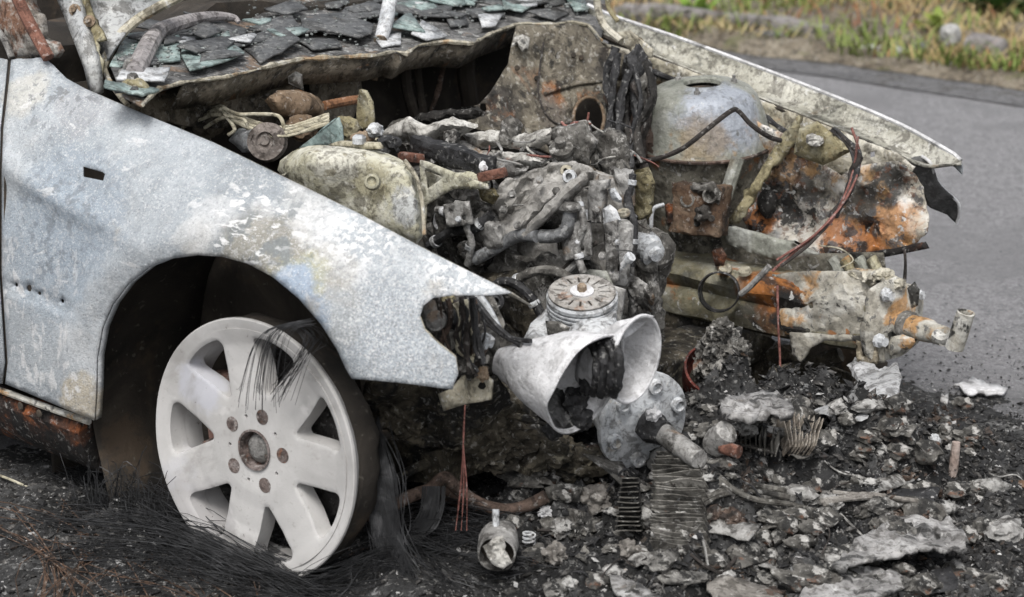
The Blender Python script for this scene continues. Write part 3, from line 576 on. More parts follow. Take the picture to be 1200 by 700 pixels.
# ---- firewall and the things on it
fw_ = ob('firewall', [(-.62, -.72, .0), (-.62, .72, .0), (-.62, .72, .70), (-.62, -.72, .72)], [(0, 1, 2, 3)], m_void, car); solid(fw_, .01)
sheet('bulkhead_panel', [(150, 125), (185, 108), (260, 94), (300, 88), (345, 76), (352, 100), (340, 120), (335, 150), (300, 150), (230, 150), (190, 142)], SX(-.47), m_firewall, car, step=8, thick=.004, wob=.02, wobs=14, holes=[[(240, 97), (246, 96), (247, 103), (241, 104)], [(266, 106), (271, 105), (272, 111), (267, 112)]])
sheet('bulkhead_web', [(362, 78), (420, 70), (425, 110), (410, 150), (372, 150), (365, 110)], SX(-.52), m_firewall, car, step=7, thick=.004, wob=.012, holes=[[(380, 90), (386, 87), (389, 94), (384, 99)], [(390, 78), (394, 77), (394, 82), (390, 82)]])
sheet('bulkhead_step', [(330, 150), (335, 100), (420, 100), (425, 150), (480, 165), (480, 200), (330, 200)], SX(-.57), m_void, car, step=12, thick=.004, wob=.02)
for i, (pts, r_) in enumerate((([(488, 70), (492, 105), (497, 140)], .009), ([(520, 78), (512, 110), (505, 130)], .005), ([(475, 75), (478, 110), (490, 145)], .012), ([(545, 65), (548, 100), (552, 130)], .02))):
    tube('cabin_hose', [A(*p, X=-.56) for p in pts], r_, m_void if i != 1 else m_rustpipe, car, wob=.003)
puff('lip_bracket', [(430, 72), (448, 72), (445, 82), (442, 95), (436, 94), (434, 84)], SX(-.46), .03, m_rtan, car, w=6, step=4)
puff('burnt_module', [(337, 90), (344, 84), (354, 88), (356, 106), (347, 102), (338, 98)], SX(-.44), .03, m_cloth, car, w=6, step=4, wob=.006)
# ---- slanted bulkhead plate with round opening
PLF = SP3(A(610, 32, X=-.40), A(740, 60, X=-.30), A(640, 170, X=-.28))
pl = sheet('bulkhead_plate', [(606, 30), (640, 29), (668, 27), (690, 34), (706, 52), (728, 66), (742, 90), (745, 130), (742, 180), (735, 215), (690, 205), (640, 178), (600, 160), (560, 152), (548, 142), (546, 128), (562, 122), (575, 108), (596, 74), (600, 52)], PLF, m_plate, car, step=6, thick=.004, wob=.010, wobs=11,
    holes=[[(690 + 18 * math.cos(t * .5236), 139 + 25 * math.sin(t * .5236)) for t in range(12)], [(563, 122), (569, 121), (571, 128), (566, 134), (562, 130)]], seed=5)
tube('opening_rim', [PLF(690 + 18 * math.cos(t * .5236), 139 + 25 * math.sin(t * .5236)) for t in range(13)], .0035, m_rtan, pl, sub=2)
sheet('plate_backing', [(640, 100), (745, 100), (745, 200), (640, 190)], SP3(A(610, 32, X=-.50), A(740, 60, X=-.42), A(640, 170, X=-.44)), m_void, car, step=20)
puff('plate_boss', [(602, 44), (612, 40), (621, 44), (619, 58), (612, 61), (606, 52), (599, 56)], SP3(A(610, 32, X=-.385), A(740, 60, X=-.285), A(640, 170, X=-.265)), .02, m_cloth, pl, w=6, step=3)
tube('plate_seam', [PLF(*p) - FW * .006 for p in ((637, 50), (632, 85), (631, 110), (640, 135), (655, 146), (675, 143))], .0022, m_wired, pl)
tube('plate_fold', [PLF(*p) - FW * .004 for p in ((638, 110), (655, 104), (680, 98), (705, 96))], .004, m_plate, pl)
for i, (px, py) in enumerate(((672, 65), (681, 68), (629, 92), (606, 80))): lathe('hole', [(0, .002), (.0045, .002), (.006, 0)], PLF(px, py) - FW * .004, -FW, m_void, pl, seg=8)
# ---- charred harness column beside it
for i in range(16):
    r = random.Random(300 + i); x = r.uniform(712, 768); y0 = r.uniform(55, 120); Yb = r.uniform(.34, .46)
    tube('harness_cable', [A(x + r.uniform(-7, 7), y0, Y=Yb), A(x + r.uniform(-9, 9), y0 + 40, Y=Yb - .02), A(x + r.uniform(-14, 9), y0 + 80, Y=Yb - .04), A(x + r.uniform(-20, 6), y0 + 120, Y=Yb - .07)], r.uniform(.004, .012), [m_char, m_sooty, m_wired, m_rustpipe, m_char][i % 5], car, wob=.006, wobs=40, seed=i)
for i, (px, py, s_, mt) in enumerate(((722, 82, .03, m_plate), (745, 78, .03, m_char), (752, 100, .028, m_block), (735, 140, .035, m_char), (756, 135, .03, m_block), (742, 175, .035, m_sooty), (724, 168, .03, m_rustpipe), (757, 170, .03, m_rustpipe), (718, 110, .022, m_rustpipe), (735, 196, .03, m_cloth))):
    lump('charred_connector', A(px, py, Y=.42 - .03 * (py > 150)), (s_ * .8, s_, s_ * 1.3), mt, car, s=3, seed=i + 70, amp=.4)
hb = sheet('hinge_mount', [(722, 38), (738, 36), (764, 58), (763, 68), (745, 68), (735, 56), (726, 52)], SY(.56), m_edge, car, step=4, thick=.006, holes=[[(729, 47), (733, 46), (733, 51), (729, 52)], [(745, 58), (750, 57), (751, 63), (746, 64)]])
tube('hinge_strap', [PP(*p) for p in ((700, -30, .55), (700, 5, .55), (708, 30, .55), (728, 48, .55))], .008, m_edge, car)
tube('hinge_strap', [PP(*p) for p in ((716, -30, .56), (712, 5, .56), (724, 25, .56))], .005, m_olive, car)
# ---- wiper arm crescent and its spindle
tube('wiper_arm', [CS(158, 96) + Vector((0, 0, .012)), CS(166, 82) + Vector((0, 0, .016)), CS(176, 66) + Vector((0, 0, .022)), CS(186, 54) + Vector((0, 0, .024)), CS(200, 48) + Vector((0, 0, .026)), CS(225, 40) + Vector((0, 0, .026)), CS(252, 34) + Vector((0, 0, .024)), CS(274, 32) + Vector((0, 0, .018)), CS(280, 34) + Vector((0, 0, .012))], [.017, .018, .0175, .0165, .015, .013, .010, .007, .004], burnt('wiper_paint', [(.3, (.17, .16, .16)), (.5, (.28, .26, .26)), (.7, (.38, .36, .35))], 14, [((.35, .2, .1), 14, .66, .74, .6)], rough=.6), car, seg=10, sub=6)
lathe('wiper_spindle', [(0, .028), (.014, .027), (.018, .018), (.018, .010), (.026, .008), (.026, 0), (.0, -.01)], CS(157, 88), (.1, -.1, 1), m_alu, car, seg=20)
lathe('spindle_washer', [(.010, .016), (.018, .012), (.024, .004), (.026, 0), (.010, -.004)], CS(157, 108) + Vector((.0, 0, .006)), (.15, -.2, 1), m_olive, car, seg=24)
lathe('spindle_nut', [(0, .02), (.009, .02), (.011, .012), (.011, 0)], CS(157, 106) + Vector((0, 0, .008)), (.15, -.2, 1), m_alu, car, seg=6)
# ---- far side: fender channel, outer skin, inner wing, strut tower
OUT = [(690, 6), (720, 19), (800, 46), (900, 83), (1000, 122), (1060, 148), (1100, 170), (1122, 183), (1127, 189)]
INN = [(690, 30), (714, 42), (800, 77), (900, 117), (1000, 156), (1050, 176), (1080, 185), (1110, 188), (1126, 190)]
def resn(P, n):
    P = cr([(p[0], p[1], 0) for p in P], 12); T = [0]
    for i in range(len(P) - 1): T.append(T[-1] + (P[i + 1] - P[i]).length)
    out = []
    for j in range(n):
        s_ = T[-1] * j / (n - 1); i = max(i for i in range(len(P) - 1) if T[i] <= s_ + 1e-9); out.append(P[i].lerp(P[i + 1], (s_ - T[i]) / max(1e-9, T[i + 1] - T[i])))
    return out
n = 44; a3 = [A(p.x, p.y, Y=.73 - .10 * max(0, i / (n - 1) - .55) ** 1.5 * 2) for i, p in enumerate(resn(OUT, n))]; b3 = [A(p.x, p.y - 11 * min(1, (n - 1 - i) / 8), Y=.655 - .05 * (i / (n - 1)) ** 2) for i, p in enumerate(resn(INN, n))]
V = []; F = []
cs = [(-.04, -.022), (0, 0), (.05, .001), (.10, -.003), (.26, -.026), (.36, -.030), (.75, -.026), (.94, -.018), (1, -.022)]
for i in range(n):
    for t, dz in cs: V.append(a3[i].lerp(b3[i], t) + Vector((0, 0, dz * 1.2 * min(1, (n - 1 - i) / 4 + .15))))
for i in range(n - 1):
    for j in range(len(cs) - 1): a = i * len(cs) + j; F.append((a, a + 1, a + len(cs) + 1, a + len(cs)))
ff2 = ob('front_fender', V, F, m_gutter, car); solid(ff2, .003)
V = []; F = []
for i in range(n):
    a = a3[i]
    for j, (dy, dz) in enumerate(((.005, -.022), (.03, -.035), (.07, -.08), (.10, -.16), (.105, -.26), (.10, -.34))):
        k = min(.93, max(0, (i - 26) / 6)); V.append((a.x, a.y + dy * (1 - k), a.z + dz * (1 - k) - .004 * k))
for i in range(n - 1):
    for j in range(5): a = i * 6 + j; F.append((a, a + 6, a + 7, a + 1))
sk_ = ob('fender_skin', V, F, m_fender, ff2); solid(sk_, .003)
tube('fender_bead', [p + Vector((0, -.004, .001)) for p in a3], .0045, m_white, ff2, sub=1, seg=6)
tube('channel_groove', [p + Vector((0, -.002, -.010)) for p in [q + Vector((0, -.004, -.016)) for q in b3[:-6]]], .006, m_void, ff2, sub=1, seg=6)
# front edge of far fender seen from inside, hanging as a torn dark flap
fl = sheet('fender_flap', [(1064, 188), (1080, 183), (1092, 192), (1098, 212), (1108, 224), (1122, 236), (1125, 246), (1121, 262), (1110, 252), (1095, 246), (1086, 240), (1078, 222), (1070, 205)], SY([(1064, 188, .64), (1125, 262, .74), (1095, 200, .66)]), burnt('flap_inside', [(.3, (.05, .05, .05)), (.6, (.11, .11, .11)), (.8, (.2, .2, .2))], 12, rough=.7, grime=.4), car, step=4, thick=.003, wob=.006, smooth=2)
tube('flap_edge', [PP(*p) for p in ((1080, 183, .652), (1091, 192, .655), (1098, 213, .672), (1109, 225, .69), (1122, 237, .72), (1124, 250, .735), (1121, 262, .74))], .0032, m_white, fl)
sheet('inner_wing_rail', [(700, 48), (760, 66), (800, 80), (900, 121), (1000, 160), (1050, 180), (1072, 196), (1066, 206), (1040, 196), (1020, 196), (1000, 200), (985, 212), (940, 180), (905, 160), (880, 140), (840, 110), (790, 100), (765, 100), (745, 80)], SY([(700, 50, .63), (900, 120, .63), (1060, 190, .60), (985, 210, .585), (800, 100, .60)]), m_edge, car, step=6, thick=.004, wob=.008, wobs=14, jag=1.5, holes=[[(960, 127 + 30), (965, 156), (966, 162), (961, 163)], [(1020, 171 + 8), (1025, 178), (1025, 184), (1020, 185)]])
tube('wing_seam', [PP(*p) for p in ((750, 78, .60), (800, 98, .59), (850, 112, .60), (900, 140, .585), (940, 172, .575))], .006, m_char, car, wob=.004, wobs=40)
iw = sheet('inner_wing', [(880, 140), (905, 150), (940, 172), (985, 206), (1000, 196), (1030, 190), (1052, 190), (1072, 205), (1082, 225), (1088, 250), (1086, 272), (1070, 288), (1040, 296), (1000, 300), (975, 302), (930, 292), (890, 280), (855, 268), (850, 250), (870, 215), (890, 175)], SY([(880, 150, .53), (985, 206, .56), (1080, 230, .60), (1080, 290, .55), (860, 265, .50), (950, 250, .56), (960, 298, .52)]), m_mottle, car, step=6, thick=.004, wob=.022, wobs=11, jag=1.5, seed=8)
lump('wing_recess_cover', PP(899, 238, .52), (.018, .02, .03), m_sooty, iw, s=3, seed=4, amp=.2)
sheet('wing_lower_lip', [(955, 298), (1000, 298), (1045, 292), (1082, 284), (1086, 292), (1040, 301), (1000, 305), (962, 306)], SY(.51), m_sill, iw, step=4, thick=.01, wob=.004)
ds = puff('diamond_bracket', [(938, 150), (958, 142), (992, 170), (997, 178), (965, 194), (948, 188), (931, 180)], SY(.50), .03, m_olive, car, w=8, step=4, wob=.004)
lump('broken_connector', PP(955, 165, .475), (.02, .015, .012), m_cloth, ds, s=3, seed=8, amp=.4)
sheet('wing_strap', [(930, 170), (938, 150), (936, 135), (915, 160), (870, 235), (850, 262), (866, 262), (905, 195)], SY([(936, 140, .52), (855, 262, .44)]), m_olive, car, step=5, thick=.012, wob=.012, wobs=30, jag=1.5)
m_twall = burnt('smoked_tower_wall', [(.3, (.06, .056, .045)), (.5, (.14, .13, .105)), (.7, (.26, .25, .21))], 12, [(SOOT, 8, .55, .66, .9), ((.22, .09, .03), 9, .58, .68, .8), (PALE, 30, .64, .7, .7)], rough=.85, bump=.6)
# strut tower dome
tc_ = A(824, 100, Y=.50); tax = Vector((.03, -.10, 1)).normalized(); TM = frame(tc_, tax, (1, 0, 0))
tower = lathe('strut_tower', [(.036, -.004), (.038, .004), (.043, .007), (.052, .004), (.064, .0), (.086, -.004), (.101, -.011), (.113, -.026), (.122, -.050), (.133, -.085), (.139, -.106), (.142, -.112), (.144, -.118)], None, None, m_tower, car, seg=56, M=TM, wob=.004, wobs=9, close=False)
# open the dome's centre
bm = bmesh.new(); bm.from_mesh(tower.data); big = [f for f in bm.faces if len(f.verts) > 10]; bmesh.ops.delete(bm, geom=big, context='FACES_ONLY'); bm.to_mesh(tower.data); bm.free(); solid(tower, .003, 1)
for k in range(3):
    a = R(-95 + k * 120); c = TM @ Vector((.066 * math.cos(a), .066 * math.sin(a), -.006)); J = ([], [])
    lathe('', [(0, .001), (.012, .001), (.0125, -.002)], c, tax, None, seg=14, join=J); lathe('', [(0, .012), (.0065, .012), (.0068, 0)], c, tax, None, seg=6, join=J); lathe('', [(0, .02), (.0035, .02), (.0035, .01)], c, tax, None, seg=8, join=J)
    ob('tower_nut', *J, m_alu, tower)
lathe('tower_wall', [(.138, 0), (.136, -.03), (.130, -.10), (.124, -.20), (.12, -.26)], None, None, m_twall, car, seg=40, M=TM @ Matrix.Translation((0, 0, -.116)), wob=.006, wobs=14)
lathe('tower_inner', [(.034, -.01), (.034, -.08), (0, -.09)], None, None, m_void, tower, seg=20, M=TM)
tube('tower_seam', [TM @ Vector((.1455 * math.cos(a), .1455 * math.sin(a), -.118)) for a in [i * .2 for i in range(32)]], .004, m_rustpipe, tower, sub=1, seg=6)
pu = lathe('tower_stud_plate', [(0, .004), (.022, .004), (.024, 0)], TM @ Vector((.012, -.127, -.075)), TM.to_3x3() @ Vector((.1, -1, .35)), m_olive, tower, seg=20); lathe('tower_stud', [(0, .012), (.007, .012), (.009, .004), (.009, 0)], TM @ Vector((0, -.130, -.072)), TM.to_3x3() @ Vector((.1, -1, .35)), m_alul, tower, seg=12)
tube('tower_cable', [PP(*p) for p in ((738, 192, .30), (770, 186, .31), (800, 174, .315), (832, 149, .345), (857, 130, .37), (866, 131, .38), (880, 146, .40), (900, 160, .44), (915, 165, .47))], .005, m_wired, car, seg=8)
# valve block with two round ports under the tower
vb = box('valve_block', PP(822, 245, .365), (.105, .06, .10), burnt('rusty_block', [(.3, (.03, .022, .016)), (.5, (.085, .05, .03)), (.7, (.16, .12, .085))], 16, [((.3, .11, .03), 9, .58, .70, .7), (SOOT, 12, .5, .62, .9)], rough=.85), car, rot=(R(-8), 0, R(14)), bev=.005, nsub=10, wob=.007, wobs=28)
puff('valve_block_top', [(798, 222), (812, 214), (838, 216), (846, 226), (842, 240), (828, 226), (812, 224)], SY(.345), .025, m_block, vb, w=6, step=3, wob=.008, wobs=40)
sheet('valve_block_plate', [(779, 240), (800, 238), (803, 262), (800, 272), (781, 262)], SY(.335), m_sill, vb, step=4, thick=.004, wob=.006)
lump('valve_slag', PP(824, 250, .33), (.02, .012, .016), m_sooty, vb, s=3, seed=2, amp=.5)
for px, dy in ((806, 1), (832, -4)): lathe('port_ring', [(.011, -.006), (.011, .003), (.015, .003), (.017, -.006)], PP(px, 233 + dy, .337), (.25, -1, .2), m_block, vb, seg=20)
for px, py in ((806, 259), (817, 262), (834, 256)): lathe('port', [(0, .003), (.006, .003), (.007, 0)], PP(px, py, .334), (.2, -1, .1), m_sooty, vb, seg=12)
tube('brake_pipe', [PP(*p) for p in ((763, 268, .30), (764, 250, .30), (768, 243, .305), (778, 240, .32))], .004, m_alul, car)
tube('strut_rod', [PP(*p) for p in ((838, 268, .39), (852, 225, .41), (865, 185, .43))], .014, m_tower, car)
# ---- frame rail: ribbed closed section running to the front flange
rv = []; rf = []
rail_a, rail_b = A(742, 318, Y=.40), A(1040, 378, Y=.40)
prof = [(.0, .062), (-.03, .060), (-.042, .05), (-.048, .03), (-.040, .012), (-.034, .004), (-.042, -.006), (-.05, -.028), (-.046, -.05), (-.03, -.06), (.0, -.062), (.05, -.06), (.055, 0), (.05, .06)]
NR = 30
for i in range(NR):
    t = i / (NR - 1); c = rail_a.lerp(rail_b, t); c.z -= .008 * math.sin(t * 3); k = 1 - .10 * t
    for (y, z) in prof: q = Vector((c.x, c.y + y * k, c.z + z * k)); rv.append(q + Vector(nv(q, 14, 6)) * .008)
m_ = len(prof)
for i in range(NR - 1):
    for j in range(m_): rf.append((i * m_ + j, (i + 1) * m_ + j, (i + 1) * m_ + (j + 1) % m_, i * m_ + (j + 1) % m_))
rf.append(tuple(range(m_))); rf.append(tuple(reversed([(NR - 1) * m_ + j for j in range(m_)])))
rail = ob('frame_rail', rv, [tuple(reversed(f)) for f in rf], m_rail, car)
cut = [v for v in rail_a.lerp(rail_b, .62)]
sheet('rail_sleeve', [(905, 322), (940, 318), (1000, 318), (1035, 326), (1045, 340), (1040, 385), (1035, 400), (985, 396), (940, 395), (905, 390), (900, 350)], SY([(905, 322, .385), (970, 355, .345), (1040, 330, .37), (920, 390, .36), (1030, 398, .36)]), m_railfront, rail, step=5, thick=.004, wob=.010, wobs=22, jag=1, holes=[[(947, 355), (952, 354), (953, 361), (948, 362)]])
sheet('rail_bracket', [(925, 390), (1000, 394), (1034, 396), (1036, 425), (1004, 420), (1003, 400), (965, 400), (950, 408), (938, 425), (928, 415)], SY(.335), m_railfront, rail, step=4, thick=.006, wob=.006, jag=1)
sheet('rail_clip', [(1003, 402), (1026, 400), (1027, 427), (1004, 424)], SY(.325), burnt('cream_clip', [(.3, (.36, .30, .2)), (.7, (.5, .45, .35))], 12), rail, step=4, thick=.012, holes=[[(1009, 407), (1021, 406), (1021, 418), (1010, 418)]])
sheet('upper_seam_rail', [(840, 262), (870, 268), (925, 283), (960, 298), (930, 304), (900, 304), (850, 285)], SY([(840, 262, .42), (950, 298, .44), (900, 304, .40)]), m_tower, car, step=6, thick=.008, wob=.006)
fl_c = A(1047, 375, Y=.375); fax = Vector((1, -.30, .05)).normalized(); FM = frame(fl_c, fax)
flg = lathe('rail_end_flange', [(.0, .012), (.03, .014), (.058, .010), (.070, .006), (.074, .004), (.076, -.004), (.074, -.010), (.05, -.012)], None, None, m_railfront, car, seg=28, M=FM, wob=.012, wobs=24, sq=1.05)
tube('crash_tube', [FM @ Vector((.005, -.006, .005)), FM @ Vector((.004, -.004, .06)), FM @ Vector((.002, -.004, .135))], [.024, .022, .018], m_railfront, flg, seg=16, wob=.003, wobs=50)
lathe('tube_clamp', [(.02, -.01), (.027, -.008), (.027, .008), (.02, .01)], FM @ Vector((.004, -.004, .035)), fax, m_block, flg, seg=18)
for i, (u, v) in enumerate(((.045, .045), (-.045, -.03), (-.03, .055), (.05, -.03))): lathe('flange_bolt', [(0, .02), (.009, .02), (.010, .008), (.014, .006), (.014, 0)], FM @ Vector((u, v, .008)), fax, m_alul, flg, seg=8)
puff('flange_ear', [(1063, 338), (1072, 330), (1078, 340), (1076, 358), (1068, 362)], SY(.36), .02, m_railfront, flg, w=5, step=3)
puff('flange_lug', [(1044, 395), (1058, 392), (1075, 398), (1068, 408), (1052, 415), (1044, 418), (1040, 408)], SY(.34), .02, m_railfront, flg, w=6, step=4)
vp0, vp1 = PP(1118, 408, .29), PP(1132, 366, .29); vd = (vp1 - vp0)
o = lathe('tow_pipe', [(.0165, 0), (.0165, vd.length), (.0125, vd.length), (.0120, .01)], vp0, vd, m_railfront, flg, seg=18, wob=.002, wobs=50)
tube('tow_pipe_link', [PP(1096, 392, .30), PP(1108, 398, .295), PP(1120, 393, .29)], .011, m_railfront, flg, wob=.004)
for i, (px, py, s_) in enumerate(((1020, 325, .018), (1035, 322, .015), (1005, 322, .014), (1050, 332, .016))): lump('melted_blob', PP(px, py, .38), (s_ * 1.5, s_, s_ * .8), m_edge, rail, s=3, seed=i + 5, amp=.4)
for i, x in enumerate((975, 990, 1005, 1020)): tube('rail_corrugation', [PP(x, 303, .45), PP(x + 6, 312, .45), PP(x + 12, 326, .45)], .012, [m_tower, m_olive][i % 2], car, wob=.004)
for i, (px, py) in enumerate(((850, 316), (873, 319))): lathe('rail_stud', [(0, .006), (.012, .006), (.014, 0)], PP(px, py, .36), (.1, -.5, 1), m_edge, rail, seg=12)
puff('rust_bracket', [(833, 293), (846, 290), (852, 300), (848, 312), (838, 312)], SY(.36), .02, m_sill, rail, w=6, step=3)
sheet('wing_lower_panel', [(800, 262), (860, 268), (960, 298), (1035, 296), (1040, 335), (900, 340), (800, 320)], SY([(800, 280, .47), (1040, 310, .50)]), m_twall, car, step=8, thick=.004, wob=.014)
# dark ring lying against the rail
rc = PP(843, 342, .32); rax = Vector((.45, -.85, .22))
lathe('clamp_ring', [(.036, -.022), (.039, -.022), (.0405, .016), (.038, .018)], rc, rax, m_char, car, seg=36, close=True)
tube('ring_tail', [PP(868, 345, .31), PP(880, 335, .31), PP(902, 312, .32)], .006, m_alu, car)
# lower cross panel under the rail, dark front cavity
sheet('lower_wing_panel', [(740, 350), (800, 370), (900, 395), (940, 420), (1000, 440), (990, 480), (900, 480), (800, 470), (740, 440)], SY([(740, 350, .36), (1000, 440, .50), (900, 420, .46), (760, 430, .36)]), m_under, car, step=12, thick=.006, wob=.02)
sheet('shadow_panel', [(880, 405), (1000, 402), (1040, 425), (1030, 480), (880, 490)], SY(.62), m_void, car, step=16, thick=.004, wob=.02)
tube('lower_arm', [PP(905, 440, .40), PP(950, 428, .42), (PP(985, 415, .44))], .016, m_under, car)
for pts, mt, r_ in (([(1005, 160, .48), (1000, 200, .47), (985, 240, .44), (965, 270, .40), (935, 292, .36), (905, 318, .33)], m_wirer, .0028), ([(1002, 175, .48), (1003, 205, .47), (980, 250, .43), (950, 285, .37), (915, 312, .33)], m_wired, .003), ([(998, 150, .5), (1008, 190, .48), (990, 235, .44), (955, 275, .38), (910, 305, .33)], m_wirer, .0025), ([(960, 288, .42), (985, 292, .41), (1000, 305, .4), (985, 314, .39)], m_wirec, .0018), ([(1060, 292, .5), (1061, 310, .5), (1060, 330, .5)], m_wired, .003), ([(911, 335, .33), (912, 380, .325), (914, 420, .32), (914, 458, .315)], m_wirer, .0026)):
    tube('hanging_wire', [PP(*p) for p in pts], r_, mt, car, seg=6, wob=.001)
for i in range(7):
    r = random.Random(500 + i); tube('harness_strand', [PP(975 + r.uniform(-4, 4), 150 + i, .53), PP(1003 + r.uniform(-6, 6), 180, .485), PP(1000 + r.uniform(-7, 7), 205, .47), PP(992 + r.uniform(-6, 6), 228, .455), PP(975 + r.uniform(-8, 8), 255, .43)], r.uniform(.002, .006), [m_char, m_wired][i % 2], car, seg=6, wob=.004, wobs=50, seed=i)
m_ashc = burnt('ashy_clinker', [(.3, (.05, .048, .045)), (.5, (.16, .155, .145)), (.7, (.33, .32, .30))], 30, [(SOOT, 25, .54, .62, .9), ((.45, .44, .42), 60, .62, .68, .8)], rough=.95, bump=1)
# coil clump in its red cup
cupc = PP(832, 440, .17)
lathe('red_cup', [(.045, -.035), (.052, -.01), (.056, .02), (.052, .022), (.046, -.005), (.035, -.02)], cupc, (.55, -.35, .75), burnt('dull_red', [(.3, (.06, .015, .012)), (.6, (.15, .035, .025)), (.8, (.24, .08, .06))], 16, [(SOOT, 14, .58, .68, .8)], rough=.7), car, seg=30, close=True)
for i, (px, py, s_) in enumerate(((845, 415, .045), (838, 440, .036), (858, 430, .032), (850, 395, .026), (832, 412, .028))): lump('melted_spring', PP(px, py, .15), (s_ * .85, s_ * .8, s_), m_ashc, car, s=4, seed=i + 20, amp=.55, fs=2.4)
for i, (px, py, s_) in enumerate(((846, 385, .02), (828, 428, .03), (850, 448, .03), (864, 412, .025), (866, 445, .02), (838, 398, .022))): lump('melted_spring', PP(px, py, .13), (s_, s_ * .8, s_ * .9), m_block, car, s=4, seed=i + 620, amp=.45, fs=2.8)
def g2(x, y, cx, cy, sx, sy): return math.exp(-((x - cx) / sx) ** 2 - ((y - cy) / sy) ** 2)
def HH(x, y):
    h = .115 * g2(x, y, .50, -.12, .24, .36) + .075 * g2(x, y, .58, .20, .22, .25) + .035 * g2(x, y, .30, -.45, .3, .3) + .03 * g2(x, y, -.30, -.86, .25, .12) + .05 * g2(x, y, .35, .15, .25, .3) + .03 * g2(x, y, .95, .02, .22, .25) + .02 * g2(x, y, -.2, 0, .6, .6)
    m = g2(x, y, .35, -.2, .75, .75) + .5 * g2(x, y, -.35, -.85, .5, .25)
    h *= 1 + .8 * n3((x, y, 0), 7, 3) + .4 * n3((x, y, 0), 22, 5)
    h += min(1, m * 1.4) * (.012 * n3((x, y, 1), 16, 6) + .010 * abs(n3((x, y, 2), 45, 7, 3)) + .003)
    return h - .010 * max(0, 1 - 1.6 * m)
# ------------------------------------------------------------------ wheel
st, cb = R(4.5), R(3)
wn_ = Vector((math.sin(st) * math.cos(cb), -math.cos(st) * math.cos(cb), math.sin(cb))); wx = Vector((math.cos(st), math.sin(st), 0)); wy = wn_.cross(wx)
if wy.z < 0: wy = -wy
WM = Matrix((wx, wy, wn_)).transposed().to_4x4(); WM.translation = A(299, 527, Y=-.775)
RR = .2185
def wprof(r):
    pts = [(0, .0), (.032, .0), (.075, .0), (.10, -.003), (.14, -.004), (.175, .000), (.195, .006), (.21, .010)]
    for (a, za), (b, zb) in zip(pts, pts[1:]):
        if r <= b: t = (r - a) / (b - a); return za + (zb - za) * t
    return pts[-1][1]
out = [(.2005 * math.cos(i * math.pi / 60), .2005 * math.sin(i * math.pi / 60)) for i in range(120)]
hol = [[(.033 * math.cos(-i * .2618), .033 * math.sin(-i * .2618)) for i in range(24)]]
for k in range(7):
    a0 = R(25.7 + 51.43 * k); base = [(.097, -1.8), (.102, -4.2), (.127, -8.8), (.156, -12.4), (.174, -14.2), (.183, -13.8), (.188, -11.6), (.1895, -5.5), (.190, 0)]
    pr = base + [(r_, -d) for r_, d in reversed(base[:-1])]; H_ = [(r_ * math.cos(a0 + R(d)), r_ * math.sin(a0 + R(d))) for r_, d in pr]
    hol.append([(p.x, p.y) for p in cr([(x, y, 0) for x, y in H_], 3, True)])
for k in range(5):
    a = R(3 + 72 * k); hol.append([(.06 * math.cos(a) + .0125 * math.cos(-i * .5236), .06 * math.sin(a) + .0125 * math.sin(-i * .5236)) for i in range(12)])
    a = R(39 + 72 * k); hol.append([(.056 * math.cos(a) + .0035 * math.cos(-i * .785), .056 * math.sin(a) + .0035 * math.sin(-i * .785)) for i in range(8)])
def wheel_face():
    sc = 1000.0
    vs, F, O, H = cdt([(x * sc, y * sc) for x, y in out], [[(x * sc, y * sc) for x, y in h] for h in hol], 4.2)
    V = []
    hp = [[Vector(q) / sc for q in h] for h in H[1:8]]
    for v in vs:
        x, y = v.x / sc, v.y / sc; r_ = math.hypot(x, y); z = wprof(r_)
        if r_ > .08:
            d = min(segd(x, y, h) for h in hp); z -= .0018 * max(0, 1 - d / .004) ** 2          # rolled spoke edges
            a = (math.degrees(math.atan2(y, x)) % 51.43); a = min(a, 51.43 - a) ; z += .0015 * max(0, 1 - (a * R(1) * r_ / .03) ** 2) * min(1, (r_ - .08) / .04)
        V.append((x, y, z))
    return V, [tuple(reversed(f)) for f in F]
V, F = wheel_face(); nV = len(V); ed_ = {}
for f in F:
    for q in range(3): ed_[(f[q], f[(q + 1) % 3])] = 1
F2 = list(F) + [tuple(i + nV for i in reversed(f)) for f in F] + [(b, a, a + nV, b + nV) for (a, b) in ed_ if (b, a) not in ed_]
wheel = ob('wheel', V + [(x * (1.004 if math.hypot(x, y) < .15 else .998), y * (1.004 if math.hypot(x, y) < .15 else .998), z - .034) for x, y, z in V], F2, m_rim, car, angle=40); wheel.matrix_world = WM
I4 = Matrix.Identity(4)
lathe('rim_barrel', [(.199, .0055), (.206, .0078), (.2125, .0092), (.216, .0098), (.2182, .0085), (.2186, .004), (.2150, .0), (.212, -.006), (.207, -.014), (.199, -.026), (.196, -.05), (.190, -.06), (.190, -.068), (.186, -.068), (.186, -.06), (.189, -.05), (.190, -.02)], None, None, m_rim, wheel, seg=96, M=I4, close=True, wob=.0012, wobs=14)
m_hub = burnt('rusty_hub', [(.3, (.07, .05, .045)), (.5, (.14, .11, .10)), (.7, (.25, .22, .21))], 40, [((.2, .09, .05), 60, .58, .66, .7)], rough=.7, bump=.5)
lathe('hub_bore', opened=True, M=I4, seg=36, c=None, ax=None, mat=m_hub, parent=wheel, prof=[(.0335, .001), (.0345, .004), (.031, .004), (.029, -.006), (.028, -.02), (.030, -.03)])
lathe('hub_cap', [(0, -.001), (.010, -.0015), (.018, -.004), (.0235, -.009), (.0245, -.016), (.029, -.018)], None, None, burnt('dull_cap', [(.3, (.14, .14, .13)), (.7, (.28, .27, .26))], 30, [((.15, .1, .08), 30, .6, .7, .6)], rough=.6, metal=.3), wheel, seg=30, M=I4)
